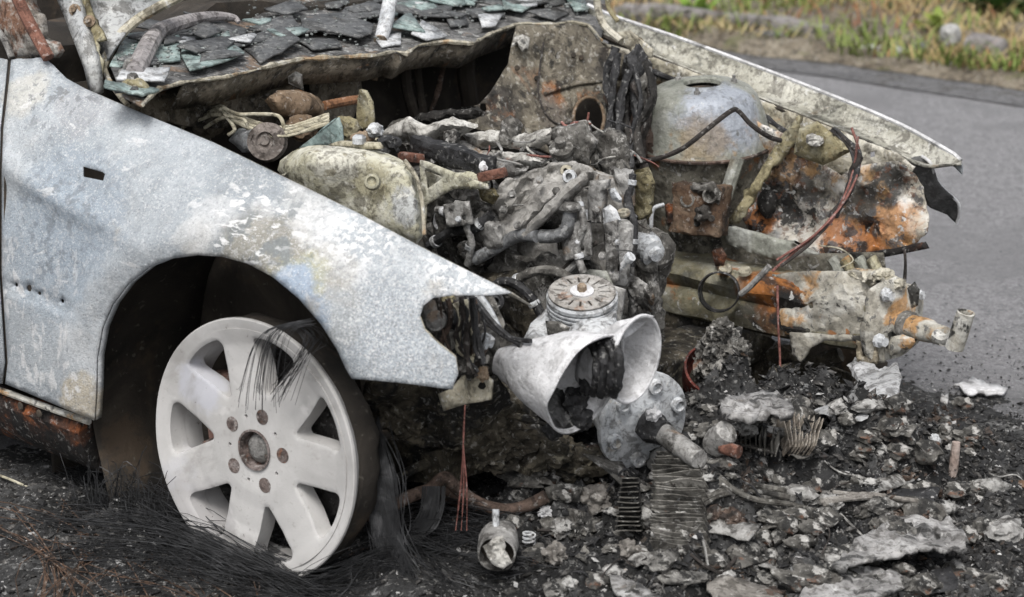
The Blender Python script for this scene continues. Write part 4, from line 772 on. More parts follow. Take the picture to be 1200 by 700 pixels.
for k in range(5):
    a = R(3 + 72 * k); T = Matrix.Translation((.06 * math.cos(a), .06 * math.sin(a), 0)); J = ([], [])
    lathe('', [(.0128, .0005), (.0125, -.004), (.0105, -.012)], None, None, None, seg=18, M=T, join=J); lathe('', [(0, -.003), (.006, -.003), (.0085, -.004), (.0092, -.016)], None, None, None, seg=6, M=T, join=J)
    ob('lug_bolt', *J, m_hub, wheel)
lathe('brake_disc', [(.0, -.075), (.15, -.075), (.15, -.09), (.0, -.09)], None, None, burnt('burnt_disc', [(.3, (.03, .03, .03)), (.6, (.07, .065, .062)), (.8, (.14, .12, .11))], 20, rough=.8), wheel, seg=48, M=I4)
box('brake_caliper', (-.125, .02, -.065), (.05, .14, .06), burnt('red_oxide', [(.3, (.18, .09, .07)), (.7, (.36, .22, .18))], 20, rough=.9), wheel, rot=(0, 0, R(12)), bev=.012, nsub=4, wob=.006)
for s_ in (-1, 1): lathe('caliper_bolt', [(0, .02), (.008, .02), (.009, 0)], (-.128, .02 + s_ * .045, -.036), (0, 0, 1), m_hub, wheel, seg=8)
lathe('tyre_remains', [(.206, -.010), (.2125, -.014), (.2145, -.024), (.2125, -.05), (.203, -.07), (.197, -.072), (.2005, -.03)], None, None, m_void, wheel, seg=90, M=I4, close=True, wob=.007, wobs=30)
lathe('wheel_hub_carrier', [(.0, -.06), (.055, -.06), (.06, -.12), (.04, -.18), (.0, -.2)], None, None, m_under, wheel, seg=24, M=I4)
# tyre cords: burnt steel wire, uncountable
def cords(name, specs, mat, parent=None, **k):
    J = ([], [])
    for pts, r_ in specs: tube('', pts, r_, None, seg=3, sub=4, join=J)
    return ob(name, *J, mat, parent, kind='stuff', **k)
r = random.Random(77); sp = []
for i in range(34):                     # lock of cords over the rim top
    x = r.gauss(0, 9); y = r.gauss(0, 6); l = r.uniform(.25, 1)
    P4 = [(352 + x * .3 + 12, 378 + y * .4), (330 + x * .8, 384 + y * .3), (312 + x * 1.1, 405 + y), (303 + x * 1.3, 440 + y + 10 * l), (301 + x * 1.5, 445 + 40 * l)]
    sp.append(([A(px, py, Y=-.80 - .02 * math.sin(j)) for j, (px, py) in enumerate(P4)], .0004))
for i in range(26):
    x = r.gauss(0, 8); sp.append(([A(350 + x, 380, Y=-.80), A(368 + x, 395 + r.gauss(0, 4), Y=-.80), A(355 + x * .6, 420 + r.gauss(0, 6), Y=-.805), A(330 + x, 450 + r.uniform(0, 25), Y=-.80)], .0004))
cords('tyre_cords', sp, m_cord, wheel.parent)
sp = []
guides = [([(92, 552), (140, 590), (200, 640), (300, 685)], 16, 120), ([(110, 540), (170, 600), (240, 650), (330, 690)], 14, 90), ([(70, 630), (130, 645), (220, 660), (330, 692)], 9, 110), ([(100, 600), (180, 618), (260, 655), (360, 690)], 14, 110), ([(60, 660), (160, 668), (280, 690), (380, 706)], 8, 70), ([(150, 560), (165, 600), (200, 640), (215, 670)], 18, 80), ([(420, 640), (470, 655), (540, 662), (620, 690)], 12, 90), ([(440, 620), (500, 668), (560, 690), (640, 700)], 12, 80), ([(380, 690), (450, 672), (520, 676), (600, 668)], 10, 80), ([(430, 690), (470, 650), (520, 640), (590, 655)], 12, 60), ([(330, 690), (400, 700), (470, 690), (540, 706)], 7, 70), ([(120, 690), (200, 690), (290, 700), (360, 712)], 8, 40)]
for gp, wd, cnt in guides:
    base = [A(x, y, Z=.012) for x, y in gp]
    for c_ in range(int(cnt * .5)):
        o_ = Vector((r.gauss(0, wd), r.gauss(0, wd), 0)) * .0016; hz = abs(r.gauss(0, .018)); tw = [Vector((r.gauss(0, .024), r.gauss(0, .024), 0)) for _ in base]; t0 = r.random() * .5
        q = [b_ + o_ + t_ + Vector((0, 0, max(0, HH(b_.x, b_.y)) + hz * (.2, 1, .8, .1)[k_])) for k_, (b_, t_) in enumerate(zip(base, tw))]
        sp.append((q[(1 if r.random() < .25 else 0):(3 if r.random() < .2 else 4)], r.uniform(.0004, .0009)))
for i in range(90):                     # upright bristle behind the nest and draped beside the rim
    x = r.gauss(135, 28); y = r.uniform(580, 640); sp.append(([A(x, y, Y=-.84), A(x + r.gauss(0, 6), y - r.uniform(15, 50), Y=-.83), A(x + r.gauss(0, 14), y - r.uniform(30, 60), Y=-.82)], .0007))
for i in range(160):
    x = r.gauss(447, 9); sp.append(([A(x - 15, 480 + r.uniform(0, 70), Y=-.68), A(x + r.gauss(0, 3), 560, Y=-.69), A(x + 5 + r.gauss(0, 4), 620, Y=-.70), A(x + r.gauss(15, 14), 665 + r.uniform(-10, 15), Y=-.70)], .0008))
for i in range(90):
    x = r.gauss(0, 6); sp.append(([A(508 + x, 570, Y=-.58), A(505 + x, 600 + r.gauss(0, 3), Y=-.6), A(490 + x, 625, Y=-.62), A(470 + r.gauss(0, 12), 645, Y=-.64)], .0008))
cords('tyre_cord_nest', sp, m_cord, label='tangled nest of burnt steel tyre cords on the ground round the wheel', cat='wire')
sp = []
for i in range(45):
    cx, cy = r.gauss(-.22, .16), r.gauss(-.95, .06); L = r.uniform(.08, .3); a = r.gauss(-.35, .5); d = Vector((math.cos(a), math.sin(a), 0)); q = Vector((-d.y, d.x, 0)) * r.gauss(0, .04); c = Vector((cx, cy, .012))
    sp.append(([c - d * L, c + q + Vector((0, 0, .02)), c + d * L], r.uniform(.0006, .0012)))
for pts in ([(60, 622), (85, 645), (130, 657), (190, 655), (240, 650)], [(58, 628), (64, 655), (66, 690), (62, 720)], [(40, 640), (52, 670), (48, 705)]):
    for j in range(5): sp.append(([A(x + r.gauss(0, 3), y + r.gauss(0, 2.5), Z=.02) for x, y in pts], .0009))
cords('rusty_tyre_cords', sp, burnt('rusted_wire', [(.3, (.05, .032, .022)), (.7, (.12, .07, .045))], 20, rough=.9, bump=0), label='rust-brown strands of tyre cord strewn on the asphalt before the wheel', cat='wire')
# ------------------------------------------------------------------ near side corner and under-car
us = [(-.10, -.30, .16, .22, .06, .05), (.12, -.28, .20, .10, .14, .06), (.25, -.45, .30, .09, .08, .05), (.30, -.36, .24, .07, .08, .06), (.22, -.55, .36, .10, .05, .05)]
sheet('wing_leg_panel', [(430, 430), (480, 445), (540, 452), (585, 440), (600, 470), (640, 500), (660, 525), (620, 545), (560, 540), (500, 510), (450, 495), (425, 470)], SY([(430, 430, -.62), (540, 450, -.55), (640, 500, -.36), (500, 510, -.50)]), m_under, car, step=8, thick=.008, wob=.03, wobs=14, jag=3, seed=4)
for i, (px, py, Y, sx, sy, sz) in enumerate(((470, 480, -.52, .05, .05, .04), (520, 505, -.48, .06, .04, .03), (560, 490, -.45, .05, .05, .05), (600, 515, -.40, .05, .05, .035), (640, 530, -.36, .05, .04, .03), (610, 480, -.36, .05, .05, .05), (575, 530, -.42, .06, .04, .03), (680, 545, -.30, .05, .05, .03), (545, 470, -.50, .04, .04, .05))):
    lump('subframe_lump', PP(px, py, Y), (sx, sy, sz), m_under, car, s=4, seed=i + 140, amp=.38, fs=2.2)
for i in range(10):
    rr_ = random.Random(900 + i); px, py = rr_.uniform(450, 600), rr_.uniform(470, 540); tube('burnt_strip', [PP(px, py, -.42), PP(px + rr_.uniform(10, 30), py + rr_.uniform(-8, 12), -.42), PP(px + rr_.uniform(40, 70), py + rr_.uniform(0, 20), -.40)], rr_.uniform(.004, .012), m_under, car, wob=.006, wobs=40, seed=i)
box('engine_cradle', (.08, 0, .13), (.12, 1.0, .07), m_under, car, nsub=14, wob=.012, seed=6)
box('underbody', (-.45, 0, .13), (.9, 1.3, .04), m_void, car, nsub=10, wob=.02, seed=7)
tube('sway_bar', [PP(*p) for p in ((415, 608, -.62), (450, 598, -.60), (480, 582, -.57), (505, 573, -.54), (520, 560, -.52), (535, 572, -.50), (560, 590, -.48), (590, 598, -.46), (615, 594, -.44), (640, 582, -.42))], [.0105, .0105, .011, .011, .012, .0115, .0115, .011, .011], m_rustpipe, car, seg=12, wob=.001)
tube('control_arm', [PP(*p) for p in ((485, 540, -.46), (515, 560, -.46), (530, 580, -.46), (575, 600, -.42))], [.014, .019, .017, .011], m_rustpipe, car, seg=10, wob=.004)
tube('steering_rod', [PP(*p) for p in ((455, 570, -.56), (495, 545, -.5), (560, 535, -.40), (640, 540, -.3))], .009, m_under, car)
for k, x in enumerate((540, 543.5, 547)): tube('hanging_wire', [PP(545, 475, -.60), PP(543, 520, -.60), PP(x, 570, -.60), PP(x - 3 + 3 * (k - 1), 622, -.60)], .0011, m_wirer, car, seg=5, wob=.001)
# corner bracket plate beneath the lamp opening and burnt lamp harness
sheet('bumper_bracket', [(513, 462), (530, 455), (545, 440), (555, 430), (576, 447), (575, 468), (545, 474), (520, 482)], SY([(513, 462, -.62), (576, 450, -.54)]), m_edge, car, step=5, thick=.005, wob=.006)
sheet('lamp_backing', [(488, 345), (575, 344), (590, 380), (575, 440), (545, 440), (520, 410), (490, 385)], SY([(490, 360, -.56), (580, 350, -.46), (560, 430, -.50)]), m_block, car, step=6, thick=.004, wob=.03, wobs=16)
tube('lamp_stay', [PP(*p) for p in ((502, 354, -.585), (507, 372, -.59), (513, 388, -.59))], .011, m_alu, car, wob=.002)
lathe('lamp_grommet', [(.006, .004), (.010, .006), (.016, .004), (.017, -.006)], PP(511, 376, -.60), (.5, -.8, .3), m_alu, car, seg=18)
sheet('lamp_strut', [(550, 345), (562, 344), (574, 362), (585, 384), (578, 386), (566, 370)], SY(-.50), m_alul, car, step=5, thick=.006)
for i in range(26):
    rr_ = random.Random(700 + i); x = rr_.uniform(512, 566); Yw = rr_.uniform(-.60, -.53); m_i = rr_.choice([m_char, m_wired, m_char, m_wirec, m_rustpipe])
    tube('lamp_wire', [PP(x, rr_.uniform(347, 360), Yw), PP(x + rr_.uniform(-4, 12), 375 + rr_.uniform(-6, 6), Yw), PP(x + rr_.uniform(-8, 12), 400 + rr_.uniform(-6, 8), Yw), PP(min(x, 545) + rr_.uniform(-2, 25), 425 + rr_.uniform(-5, 25), Yw)], rr_.uniform(.0018, .005), m_i, car, seg=6, wob=.002, wobs=60, seed=i)
for i, (px, py, s_, mt) in enumerate(((520, 365, .02, m_block), (533, 372, .024, m_char), (530, 395, .022, m_cloth), (545, 405, .022, m_olive), (552, 390, .02, m_block), (540, 420, .02, m_char), (560, 415, .016, m_rustpipe), (525, 352, .015, m_olive), (566, 438, .012, m_rtan), (546, 432, .02, m_block), (570, 400, .014, m_alul))): lump('lamp_fragment', PP(px, py, -.56), (s_ * .8, s_ * .8, s_), mt, car, s=3, seed=i + 170, amp=.4)
for pts in ([(545, 345), (562, 370), (585, 390), (612, 405)], [(552, 346), (572, 375), (595, 395), (622, 400)], [(556, 350), (580, 380), (600, 398), (614, 410)]): tube('lamp_cable', [PP(x, y, -.52) for x, y in pts], .0042, m_char, car, seg=7, wob=.001)
lathe('spring_washer', [(.006, -.004), (.006, .006), (.009, .004), (.011, .006), (.015, .003), (.016, -.004)], PP(580, 353, -.42), (.7, -.6, .3), m_char, car, seg=24)
# ------------------------------------------------------------------ engine
eng = box('engine', (-.12, .0, .30), (.52, .30, .24), m_block, car, nsub=22, wob=.03, wobs=14, seed=9, bev=.02)
box('cylinder_head', (-.16, .02, .43), (.50, .22, .10), m_block, eng, nsub=22, wob=.025, wobs=12, seed=10, bev=.02)
m_casting = burnt('collapsed_casting', [(.3, (.16, .152, .14)), (.5, (.29, .28, .262)), (.7, (.42, .41, .39))], 9, [((.08, .07, .06), 12, .58, .72, .8), ((.25, .16, .09), 10, .60, .72, .7), ((.5, .49, .47), 40, .6, .68, .6)], rough=.8, bump=.6, grime=.5)
cov = sheet('engine_cover', [(573, 238), (585, 218), (605, 206), (640, 196), (668, 190), (690, 194), (700, 204), (697, 214), (684, 220), (668, 236), (650, 250), (636, 264), (622, 274), (608, 280), (592, 288), (586, 275), (584, 255)], SY([(575, 240, -.16), (690, 200, -.12), (590, 285, -.18), (640, 230, -.16), (650, 200, -.09)]), m_casting, eng, step=4, thick=.007, wob=.016, wobs=13, jag=1.5, seed=6, dfn=lambda x, y: .010 * math.sin((x * .62 + y * .78) * .16 + 2.2 * n3((x * .02, y * .02, 0), 1, 4)) + .004 * math.sin((x * .7 + y * .7) * .5))
tube('cover_ridge', [PP(*p) for p in ((615, 276, -.195), (640, 250, -.19), (662, 226, -.175), (686, 206, -.145))], [.007, .009, .010, .008], m_casting, eng, wob=.005, wobs=40)
puff('head_casting', [(640, 236), (668, 214), (700, 200), (722, 208), (735, 226), (738, 262), (728, 300), (722, 350), (700, 366), (680, 350), (684, 300), (672, 268), (650, 258)], SY([(640, 240, -.06), (738, 260, -.02), (700, 360, -.08)]), .07, m_casting, eng, w=16, step=4, wob=.010, wobs=18, jag=2, seed=41)
puff('side_casting', [(500, 232), (530, 224), (560, 232), (580, 246), (588, 276), (600, 300), (606, 340), (580, 350), (560, 322), (530, 300), (506, 280)], SY([(500, 232, -.12), (606, 340, -.12)]), .06, m_block, eng, w=16, step=4, wob=.009, wobs=18, jag=2, seed=43)
lathe('bore_ring', [(.006, -.004), (.006, .005), (.011, .005), (.013, -.004)], PP(667, 207, -.14), (.5, -.8, .3), m_alul, eng, seg=18); lathe('bore_ring', [(.004, -.004), (.004, .005), (.009, .005), (.011, -.004)], PP(663, 200, -.13), (.5, -.8, .3), m_edge, eng, seg=16)
sheet('block_skirt', [(606, 286), (650, 280), (655, 300), (650, 335), (640, 360), (600, 350), (605, 320)], SY(-.13), m_casting, eng, step=6, thick=.006, wob=.014, seed=2)
sheet('timing_cover', [(650, 232), (690, 230), (720, 250), (730, 290), (735, 330), (735, 370), (700, 375), (660, 350), (652, 300)], SY([(650, 240, -.06), (735, 300, -.02), (690, 360, -.08)]), m_block, eng, step=6, thick=.006, wob=.02, wobs=16, seed=12)
tube('coolant_pipe', [PP(*p) for p in ((556, 304, -.20), (575, 294, -.195), (595, 282, -.19), (610, 276, -.19), (629, 277, -.19))], .0118, burnt('grey_pipe', [(.3, (.07, .07, .072)), (.5, (.16, .165, .17)), (.7, (.28, .29, .30))], 12, rough=.6), eng, seg=14)
J = ([], []); tube('', [PP(*p) for p in ((634, 277, -.18), (650, 277, -.175), (662, 272, -.17), (667, 258, -.165), (668, 246, -.16))], .0125, None, seg=14, join=J); ob('elbow_pipe', *J, bpy.data.materials['grey_pipe'], eng)
lathe('pipe_mouth', [(0, .0005), (.0095, .0005), (.0125, .0015), (.0127, -.002)], PP(633.5, 277, -.18), PP(620, 277, -.19) - PP(634, 277, -.18), m_void, eng, seg=14)
puff('manifold_stub', [(643, 240), (655, 234), (678, 237), (682, 245), (672, 250), (650, 249)], SY(-.17), .03, m_alu, eng, w=6, step=3, wob=.004)
sheet('bracket_column', [(691, 212), (709, 212), (710, 222), (703, 224), (704, 262), (690, 262), (688, 230)], SY(-.12), m_alu, eng, step=4, thick=.02, wob=.006)
puff('seized_lever', [(712, 222), (720, 220), (729, 233), (728, 238), (718, 235)], SY(-.10), .018, m_alul, eng, w=5, step=3)
puff('sensor_dome', [(706, 245), (714, 240), (722, 246), (728, 258), (720, 266), (708, 268)], SY(-.12), .03, m_alul, eng, w=8, step=3, wob=.003)
pa, pb = PP(722, 335, -.10), PP(728, 258, -.06)
lathe('pump_body', [(.016, 0), (.022, .01), (.0225, .06), (.025, .062), (.025, .072), (.023, .075), (.0235, (pb - pa).length - .01), (.014, (pb - pa).length)], pa, pb - pa, m_alu, eng, seg=24, wob=.002)
lathe('pump_cap', [(.010, 0), (.012, .004), (.011, .010), (0, .011)], PP(731, 253, -.06), (0, -.2, 1), m_edge, eng, seg=16)
fa = Vector((.8, -.35, -.25)); lathe('fan_motor', [(0, -.03), (.02, -.03), (.026, -.02), (.026, 0), (.022, .004), (.026, .008), (.022, .013), (.026, .018), (.021, .023), (.024, .028), (.014, .032), (.013, .040), (0, .040)], PP(758, 288, .05), fa, m_alul, car, seg=26, wob=.004, wobs=40)
tube('bolt_rod', [PP(712, 330, -.13), PP(736, 304, -.12)], .0055, m_alul, eng); lathe('rod_head', [(.006, 0), (.010, .002), (.010, .012), (0, .014)], PP(735, 305, -.12), PP(745, 295, -.12) - PP(735, 305, -.12), m_alul, eng, seg=8)
tube('small_bolt', [PP(684, 270, -.13), PP(685, 246, -.12)], .007, m_alul, eng); tube('small_stud', [PP(650, 325, -.16), PP(675, 302, -.15), PP(700, 284, -.14)], .004, m_wired, eng); tube('small_stud', [PP(652, 330, -.16), PP(684, 300, -.15)], .006, m_alu, eng)
sheet('torn_gasket', [(730, 318), (742, 322), (755, 330), (768, 348), (762, 366), (748, 358), (738, 372), (730, 350)], SY(-.04), m_alu, eng, step=4, thick=.005, wob=.016, wobs=30, jag=2)
sheet('torn_gasket', [(738, 258), (742, 290), (742, 340), (730, 372), (722, 350), (728, 300)], SY(.02), m_alu, eng, step=5, thick=.006, wob=.014, wobs=24, jag=2)
# black charred beam with two red-brown end brackets
ba, bb = PP(488, 169, -.14), PP(575, 196, -.19)
beam = bar('charred_beam', ba, bb, .034, .034, m_char, eng, nsub=14, wob=.006, wobs=40, bev=.006)
bar('end_bracket', PP(470, 183, -.16), PP(494, 186, -.18), .016, .016, m_brick, beam, bev=.003); bar('end_bracket', PP(562, 208, -.22), PP(592, 202, -.21), .018, .017, m_brick, beam, bev=.003)
lump('beam_tip', PP(566, 196, -.215), (.008, .008, .010), m_white, beam, s=2, seed=1)
# upper clutter on the engine
CL = [([(445, 158), (460, 142), (480, 138), (500, 146), (530, 138), (545, 146), (530, 156), (505, 162), (490, 170), (465, 168)], -.08, m_cloth), ([(498, 166), (515, 152), (540, 140), (560, 146), (548, 156), (525, 164)], -.06, m_cloth), ([(540, 158), (575, 152), (620, 158), (645, 152), (646, 168), (620, 176), (590, 172), (560, 176)], -.03, m_cloth),
      ([(575, 176), (620, 180), (645, 190), (625, 200), (590, 190)], -.05, m_cloth), ([(494, 192), (520, 200), (560, 206), (574, 214), (550, 222), (525, 222), (505, 234), (496, 226)], -.20, m_tank), ([(553, 184), (590, 190), (620, 196), (610, 206), (585, 218), (575, 205)], -.14, m_alu),
      ([(500, 238), (520, 228), (550, 232), (578, 240), (590, 262), (588, 292), (560, 300), (520, 290), (502, 270)], -.10, m_block), ([(560, 222), (578, 220), (586, 230), (578, 240), (566, 236)], -.17, m_olive), ([(640, 168), (652, 160), (668, 166), (676, 180), (662, 192), (648, 186)], -.02, m_block), ([(686, 160), (720, 150), (735, 165), (738, 190), (715, 205), (695, 195)], .06, m_block),
      ([(450, 150), (470, 140), (520, 128), (560, 124), (570, 134), (540, 142), (500, 146)], .06, m_sooty), ([(700, 190), (735, 185), (745, 215), (735, 250), (715, 240), (705, 215)], .04, m_block), ([(743, 200), (760, 195), (768, 215), (764, 250), (750, 262), (742, 240)], .12, m_olive)]
for i, (o_, Y, mt) in enumerate(CL): puff('melted_part', o_, SY(Y), .05, mt, eng, w=14, step=4, wob=.010, wobs=20, jag=1.5, seed=i + 30)
for i, (o_, Y, mt) in enumerate((([(640, 150), (690, 146), (700, 170), (690, 196), (650, 190)], -.02, m_block), ([(470, 160), (520, 158), (560, 176), (640, 186), (640, 200), (560, 196), (480, 186)], -.04, m_casting), ([(596, 300), (640, 292), (652, 330), (640, 372), (606, 372), (590, 340)], -.09, m_casting), ([(655, 300), (690, 296), (716, 330), (722, 372), (690, 380), (660, 352)], -.10, m_block), ([(735, 262), (758, 256), (772, 300), (770, 350), (750, 372), (736, 330)], .06, m_block), ([(560, 320), (606, 318), (640, 372), (620, 400), (580, 372)], -.16, m_under), ([(498, 228), (515, 222), (540, 246), (535, 275), (510, 280)], -.19, m_block), ([(548, 262), (566, 250), (590, 262), (596, 290), (570, 300)], -.19, m_alu), ([(715, 196), (742, 200), (744, 240), (728, 252), (714, 230)], -.02, m_alu))): puff('melted_part', o_, SY(Y), .06, mt, eng, w=12, step=4, wob=.009, wobs=18, jag=2, seed=i + 80)
for pts, rad_, mt in (([(503, 288, -.215), (528, 272, -.215), (556, 268, -.215), (576, 250, -.20)], .0095, m_char), ([(598, 332, -.18), (628, 318, -.18), (660, 322, -.17), (692, 350, -.16)], .009, m_block), ([(741, 204, -.03), (736, 236, -.04), (743, 270, -.05), (739, 312, -.06)], .008, m_char), ([(566, 346, -.22), (592, 330, -.22), (620, 346, -.21), (640, 380, -.2)], .009, m_char), ([(512, 246, -.225), (538, 252, -.225), (552, 280, -.22), (548, 310, -.21)], .007, m_alu), ([(676, 232, -.155), (684, 262, -.165), (676, 292, -.17), (684, 320, -.17)], .007, m_alu)):
    P_ = [PP(*q) for q in pts]; hs_ = tube('hose', P_, rad_, mt, eng, seg=10, wob=.0015, wobs=50)
    for k_ in (0, 2): lathe('hose_clamp', [(rad_ + .0006, -.005), (rad_ + .0022, -.004), (rad_ + .0022, .004), (rad_ + .0006, .005)], P_[k_].lerp(P_[k_ + 1], .3), P_[k_ + 1] - P_[k_], m_alul, eng, seg=14, opened=True)
for o_, Y, h_ in (([(655, 264), (690, 259), (693, 300), (661, 306)], -.165, [(668, 274), (682, 292)]), ([(700, 330), (731, 340), (726, 380), (702, 372)], -.15, [(710, 345), (717, 368)]), ([(519, 240), (548, 236), (553, 263), (524, 267)], -.235, [(528, 248), (543, 256)]), ([(708, 262), (722, 258), (724, 330), (712, 334)], -.135, [(715, 275), (717, 318)])):
    sheet('engine_bracket', o_, SY(Y), m_alu, eng, step=4, thick=.006, wob=.003, holes=[[(x + 3 * math.cos(t * 1.05), y + 3 * math.sin(t * 1.05)) for t in range(6)] for x, y in h_])
    for x, y in h_[:1]: lathe('bracket_bolt', [(.006, 0), (.006, .003), (.0045, .003), (.0045, .008), (0, .0085)], PP(x + 9, y + 9, Y - .004), (.55, -.8, .25), m_alul, eng, seg=6)
for x, y, Y in ((600, 228, -.185), (632, 211, -.17), (606, 264, -.20), (652, 224, -.17), (590, 246, -.19), (688, 300, -.13), (706, 300, -.13), (700, 246, -.12)): lathe('casting_bolt', [(.008, -.004), (.008, .002), (.0052, .002), (.0052, .008), (0, .0085)], PP(x, y, Y), (.55, -.8, .25), m_alu, eng, seg=6)
sheet('triangle_gusset', [(492, 188), (500, 190), (540, 206), (570, 216), (572, 222), (530, 222), (500, 240), (497, 272), (493, 272)], SY(-.235), m_tank, eng, step=5, thick=.004, holes=[[(497, 199), (520, 208), (500, 222)]])
tube('white_strip', [PP(*p) for p in ((519, 240, -.2), (512, 250, -.2), (510, 262, -.2), (514, 268, -.2))], .004, m_white, eng)
lathe('ribbed_cap', [(.014, -.03), (.020, -.026), (.020, -.012), (.016, -.01), (.016, .0), (.022, .002), (.022, .01), (.010, .014), (.010, .028), (0, .028)], PP(658, 178, -.06), (.25, -.5, 1), m_block, eng, seg=20)
for i in range(30):
    rr_ = random.Random(1200 + i); px, py = rr_.uniform(560, 745), rr_.uniform(140, 300) if i > 20 else rr_.uniform(140, 205); Yw = -.02 + (px - 640) * .0011 - (py - 180) * .0008; mt = rr_.choice([m_wirer, m_wired, m_char, m_alu, m_wired, m_cloth])
    q = [PP(px, py, Yw)]; a = rr_.uniform(-.6, 1.8)
    for _ in range(3): px += 14 * math.cos(a) * rr_.uniform(.4, 1.6); py += 12 * math.sin(a) * rr_.uniform(.4, 1.4); a += rr_.uniform(-1, 1); q.append(PP(px, py, Yw - .01))
    tube('engine_wire', q, rr_.uniform(.0012, .003), mt, eng, seg=6, wob=.001, seed=i)
for i in range(34):
    rr_ = random.Random(1500 + i); px, py = rr_.uniform(500, 750), rr_.uniform(150, 345); Yw = .0 + (px - 640) * .0011 - (py - 180) * .0006; s_ = rr_.uniform(.008, .022); mt = rr_.choice([m_alu, m_block, m_char, m_block, m_block])
    if rr_.random() < .5: lump('melted_drip', PP(px, py, Yw), (s_, s_, s_ * rr_.uniform(.7, 1.5)), mt, eng, s=3, seed=i + 200, amp=.4, fs=1.8)
    else:
        ax = Vector((rr_.uniform(-.4, 1), rr_.uniform(-1, 0), rr_.uniform(-.2, 1))); lathe('bolt', [(s_ * .45, -s_ * 1.5), (s_ * .45, 0), (s_ * .8, .001), (s_ * .8, s_ * .6), (s_ * .35, s_ * .6), (s_ * .3, s_ * 1.2), (0, s_ * 1.2)], PP(px, py, Yw), ax, mt, eng, seg=8)
# cream wires, clock-spring coil and glass-like fin near the bulkhead
for i, (dy, Yw) in enumerate(((0, -.44), (3.5, -.45), (7, -.46), (-3, -.43))):
    tube('cream_wire', [PP(*p) for p in ((214, 143 + dy, Yw), (240, 134 + dy * .6, Yw), (258, 128 + dy, Yw), (275, 136 + dy, Yw + .02), (300, 146 + dy, Yw + .04), (325, 153 + dy, Yw + .05), (350, 149 + dy, Yw + .08), (386, 137 + dy, Yw + .12))], .0035, m_wirec, car, seg=7, wob=.002, wobs=60, seed=i)
for i, q in enumerate((((258, 128), (268, 140), (275, 152), (268, 158)), ((262, 127), (280, 134), (300, 134), (326, 136), (333, 150)), ((240, 150), (262, 138), (285, 140), (290, 150)))): tube('cream_wire', [PP(x, y, -.46) for x, y in q], .0035, m_wirec, car, seg=7)
lathe('coil_drum', [(0, .012), (.008, .012), (.009, .006), (.014, .006), (.016, .012), (.022, .010), (.026, .006), (.034, .004), (.036, -.01), (.03, -.02)], PP(312, 166, -.42), (.5, -.8, .35), burnt('coil_drum_grey', [(.3, (.12, .10, .09)), (.6, (.25, .22, .20)), (.8, (.36, .33, .31))], 30, rough=.9), car, seg=32, wob=.002)
puff('melted_plug', [(268, 165), (280, 150), (300, 150), (300, 178), (285, 178)], SY(-.42), .04, m_alul, car, w=9, step=4, wob=.006)
sheet('smoked_fin', [(338, 192), (352, 172), (396, 138), (400, 150), (402, 172), (372, 172)], SY(-.38), m_glassg, car, step=5, thick=.004, wob=.004)
puff('rusty_housing', [(310, 118), (325, 106), (350, 105), (372, 113), (382, 125), (378, 136), (350, 140), (325, 138)], SX(-.40), .10, m_rtan, car, w=14, step=4, wob=.008)
tube('rust_tube', [A(380, 124, X=-.40), A(405, 119, X=-.40), A(424, 116, X=-.41)], .009, burnt('rust_tube', [(.3, (.16, .07, .03)), (.7, (.3, .16, .09))], 16, rough=.9), car, seg=10)
sheet('upright_tab', [(417, 150), (418, 125), (421, 105), (428, 107), (435, 120), (437, 140), (436, 152)], SY(-.22), m_olive, car, step=4, thick=.006, wob=.006)
tube('tab_loop', [PP(*p) for p in ((400, 156, -.27), (408, 152, -.27), (420, 156, -.27), (438, 163, -.27), (448, 164, -.27))], .0035, m_wirec, car)
for i, (px, py, s_, mt) in enumerate(((355, 150, .03, m_rtan), (405, 150, .025, m_olive), (440, 152, .016, m_alul), (395, 162, .02, m_alul), (425, 165, .02, m_rtan), (240, 150, .03, m_firewall), (225, 140, .025, m_firewall), (455, 170, .022, m_char))): lump('melted_bit', PP(px, py, -.32), (s_, s_, s_ * .8), mt, car, s=3, seed=i + 260, amp=.38)
# cream tank
tank = puff('fluid_tank', [(326, 200), (336, 184), (350, 174), (375, 171), (425, 173), (456, 181), (476, 191), (487, 206), (492, 226), (495, 250), (496, 275), (480, 290), (430, 275), (360, 240)], SY([(340, 190, -.50), (480, 200, -.42), (490, 270, -.44)]), .16, m_tank, car, w=26, step=6, wob=.005, smooth=2, pw=2.4)
tube('tank_seam', [PP(*p) for p in ((474, 188, -.47), (487, 206, -.47), (493, 226, -.47), (496, 250, -.475), (497, 275, -.48))], .0035, m_edge, tank)
sheet('tank_lid', [(384, 170), (395, 166), (440, 168), (445, 175), (400, 175)], SY(-.45), m_wirec, tank, step=5, thick=.012)
lathe('tank_cap', [(.012, 0), (.012, .01), (.008, .014), (0, .014)], PP(421, 168, -.45), (0, 0, 1), m_alul, tank, seg=12); lathe('tank_boss', [(.014, -.01), (.012, .006), (.008, .008), (.007, .003), (0, .002)], PP(436, 213, -.585), (.6, -.75, .3), m_tank, tank, seg=16)
# ------------------------------------------------------------------ pulley unit
pc = PP(682, 343, -.28); pax = Vector((.16, -.22, 1)).normalized(); PM = frame(pc, pax)
m_pul = burnt('pulley_face', [(.3, (.22, .205, .185)), (.5, (.31, .295, .275)), (.7, (.40, .39, .37))], 30, [((.26, .16, .11), 26, .58, .68, .7)], rough=.85)
pul = lathe('pulley', [(0, -.002), (.052, -.002), (.058, -.003), (.0605, -.006), (.0605, -.012), (.055, -.014), (.0605, -.017), (.0605, -.020), (.055, -.022), (.060, -.025), (.060, -.028), (.054, -.030), (.059, -.033), (.059, -.037), (.048, -.04), (.045, -.06)], None, None, m_alul, car, seg=48, M=PM)
so = []
for k in range(15):
    a = R(k * 24 + 5); c, s_ = math.cos(a), math.sin(a); w = .0018
    so.append([(r_ * c - q * s_, r_ * s_ + q * c) for r_, q in ((.030, -w), (.048, -w), (.048, w), (.030, w))])
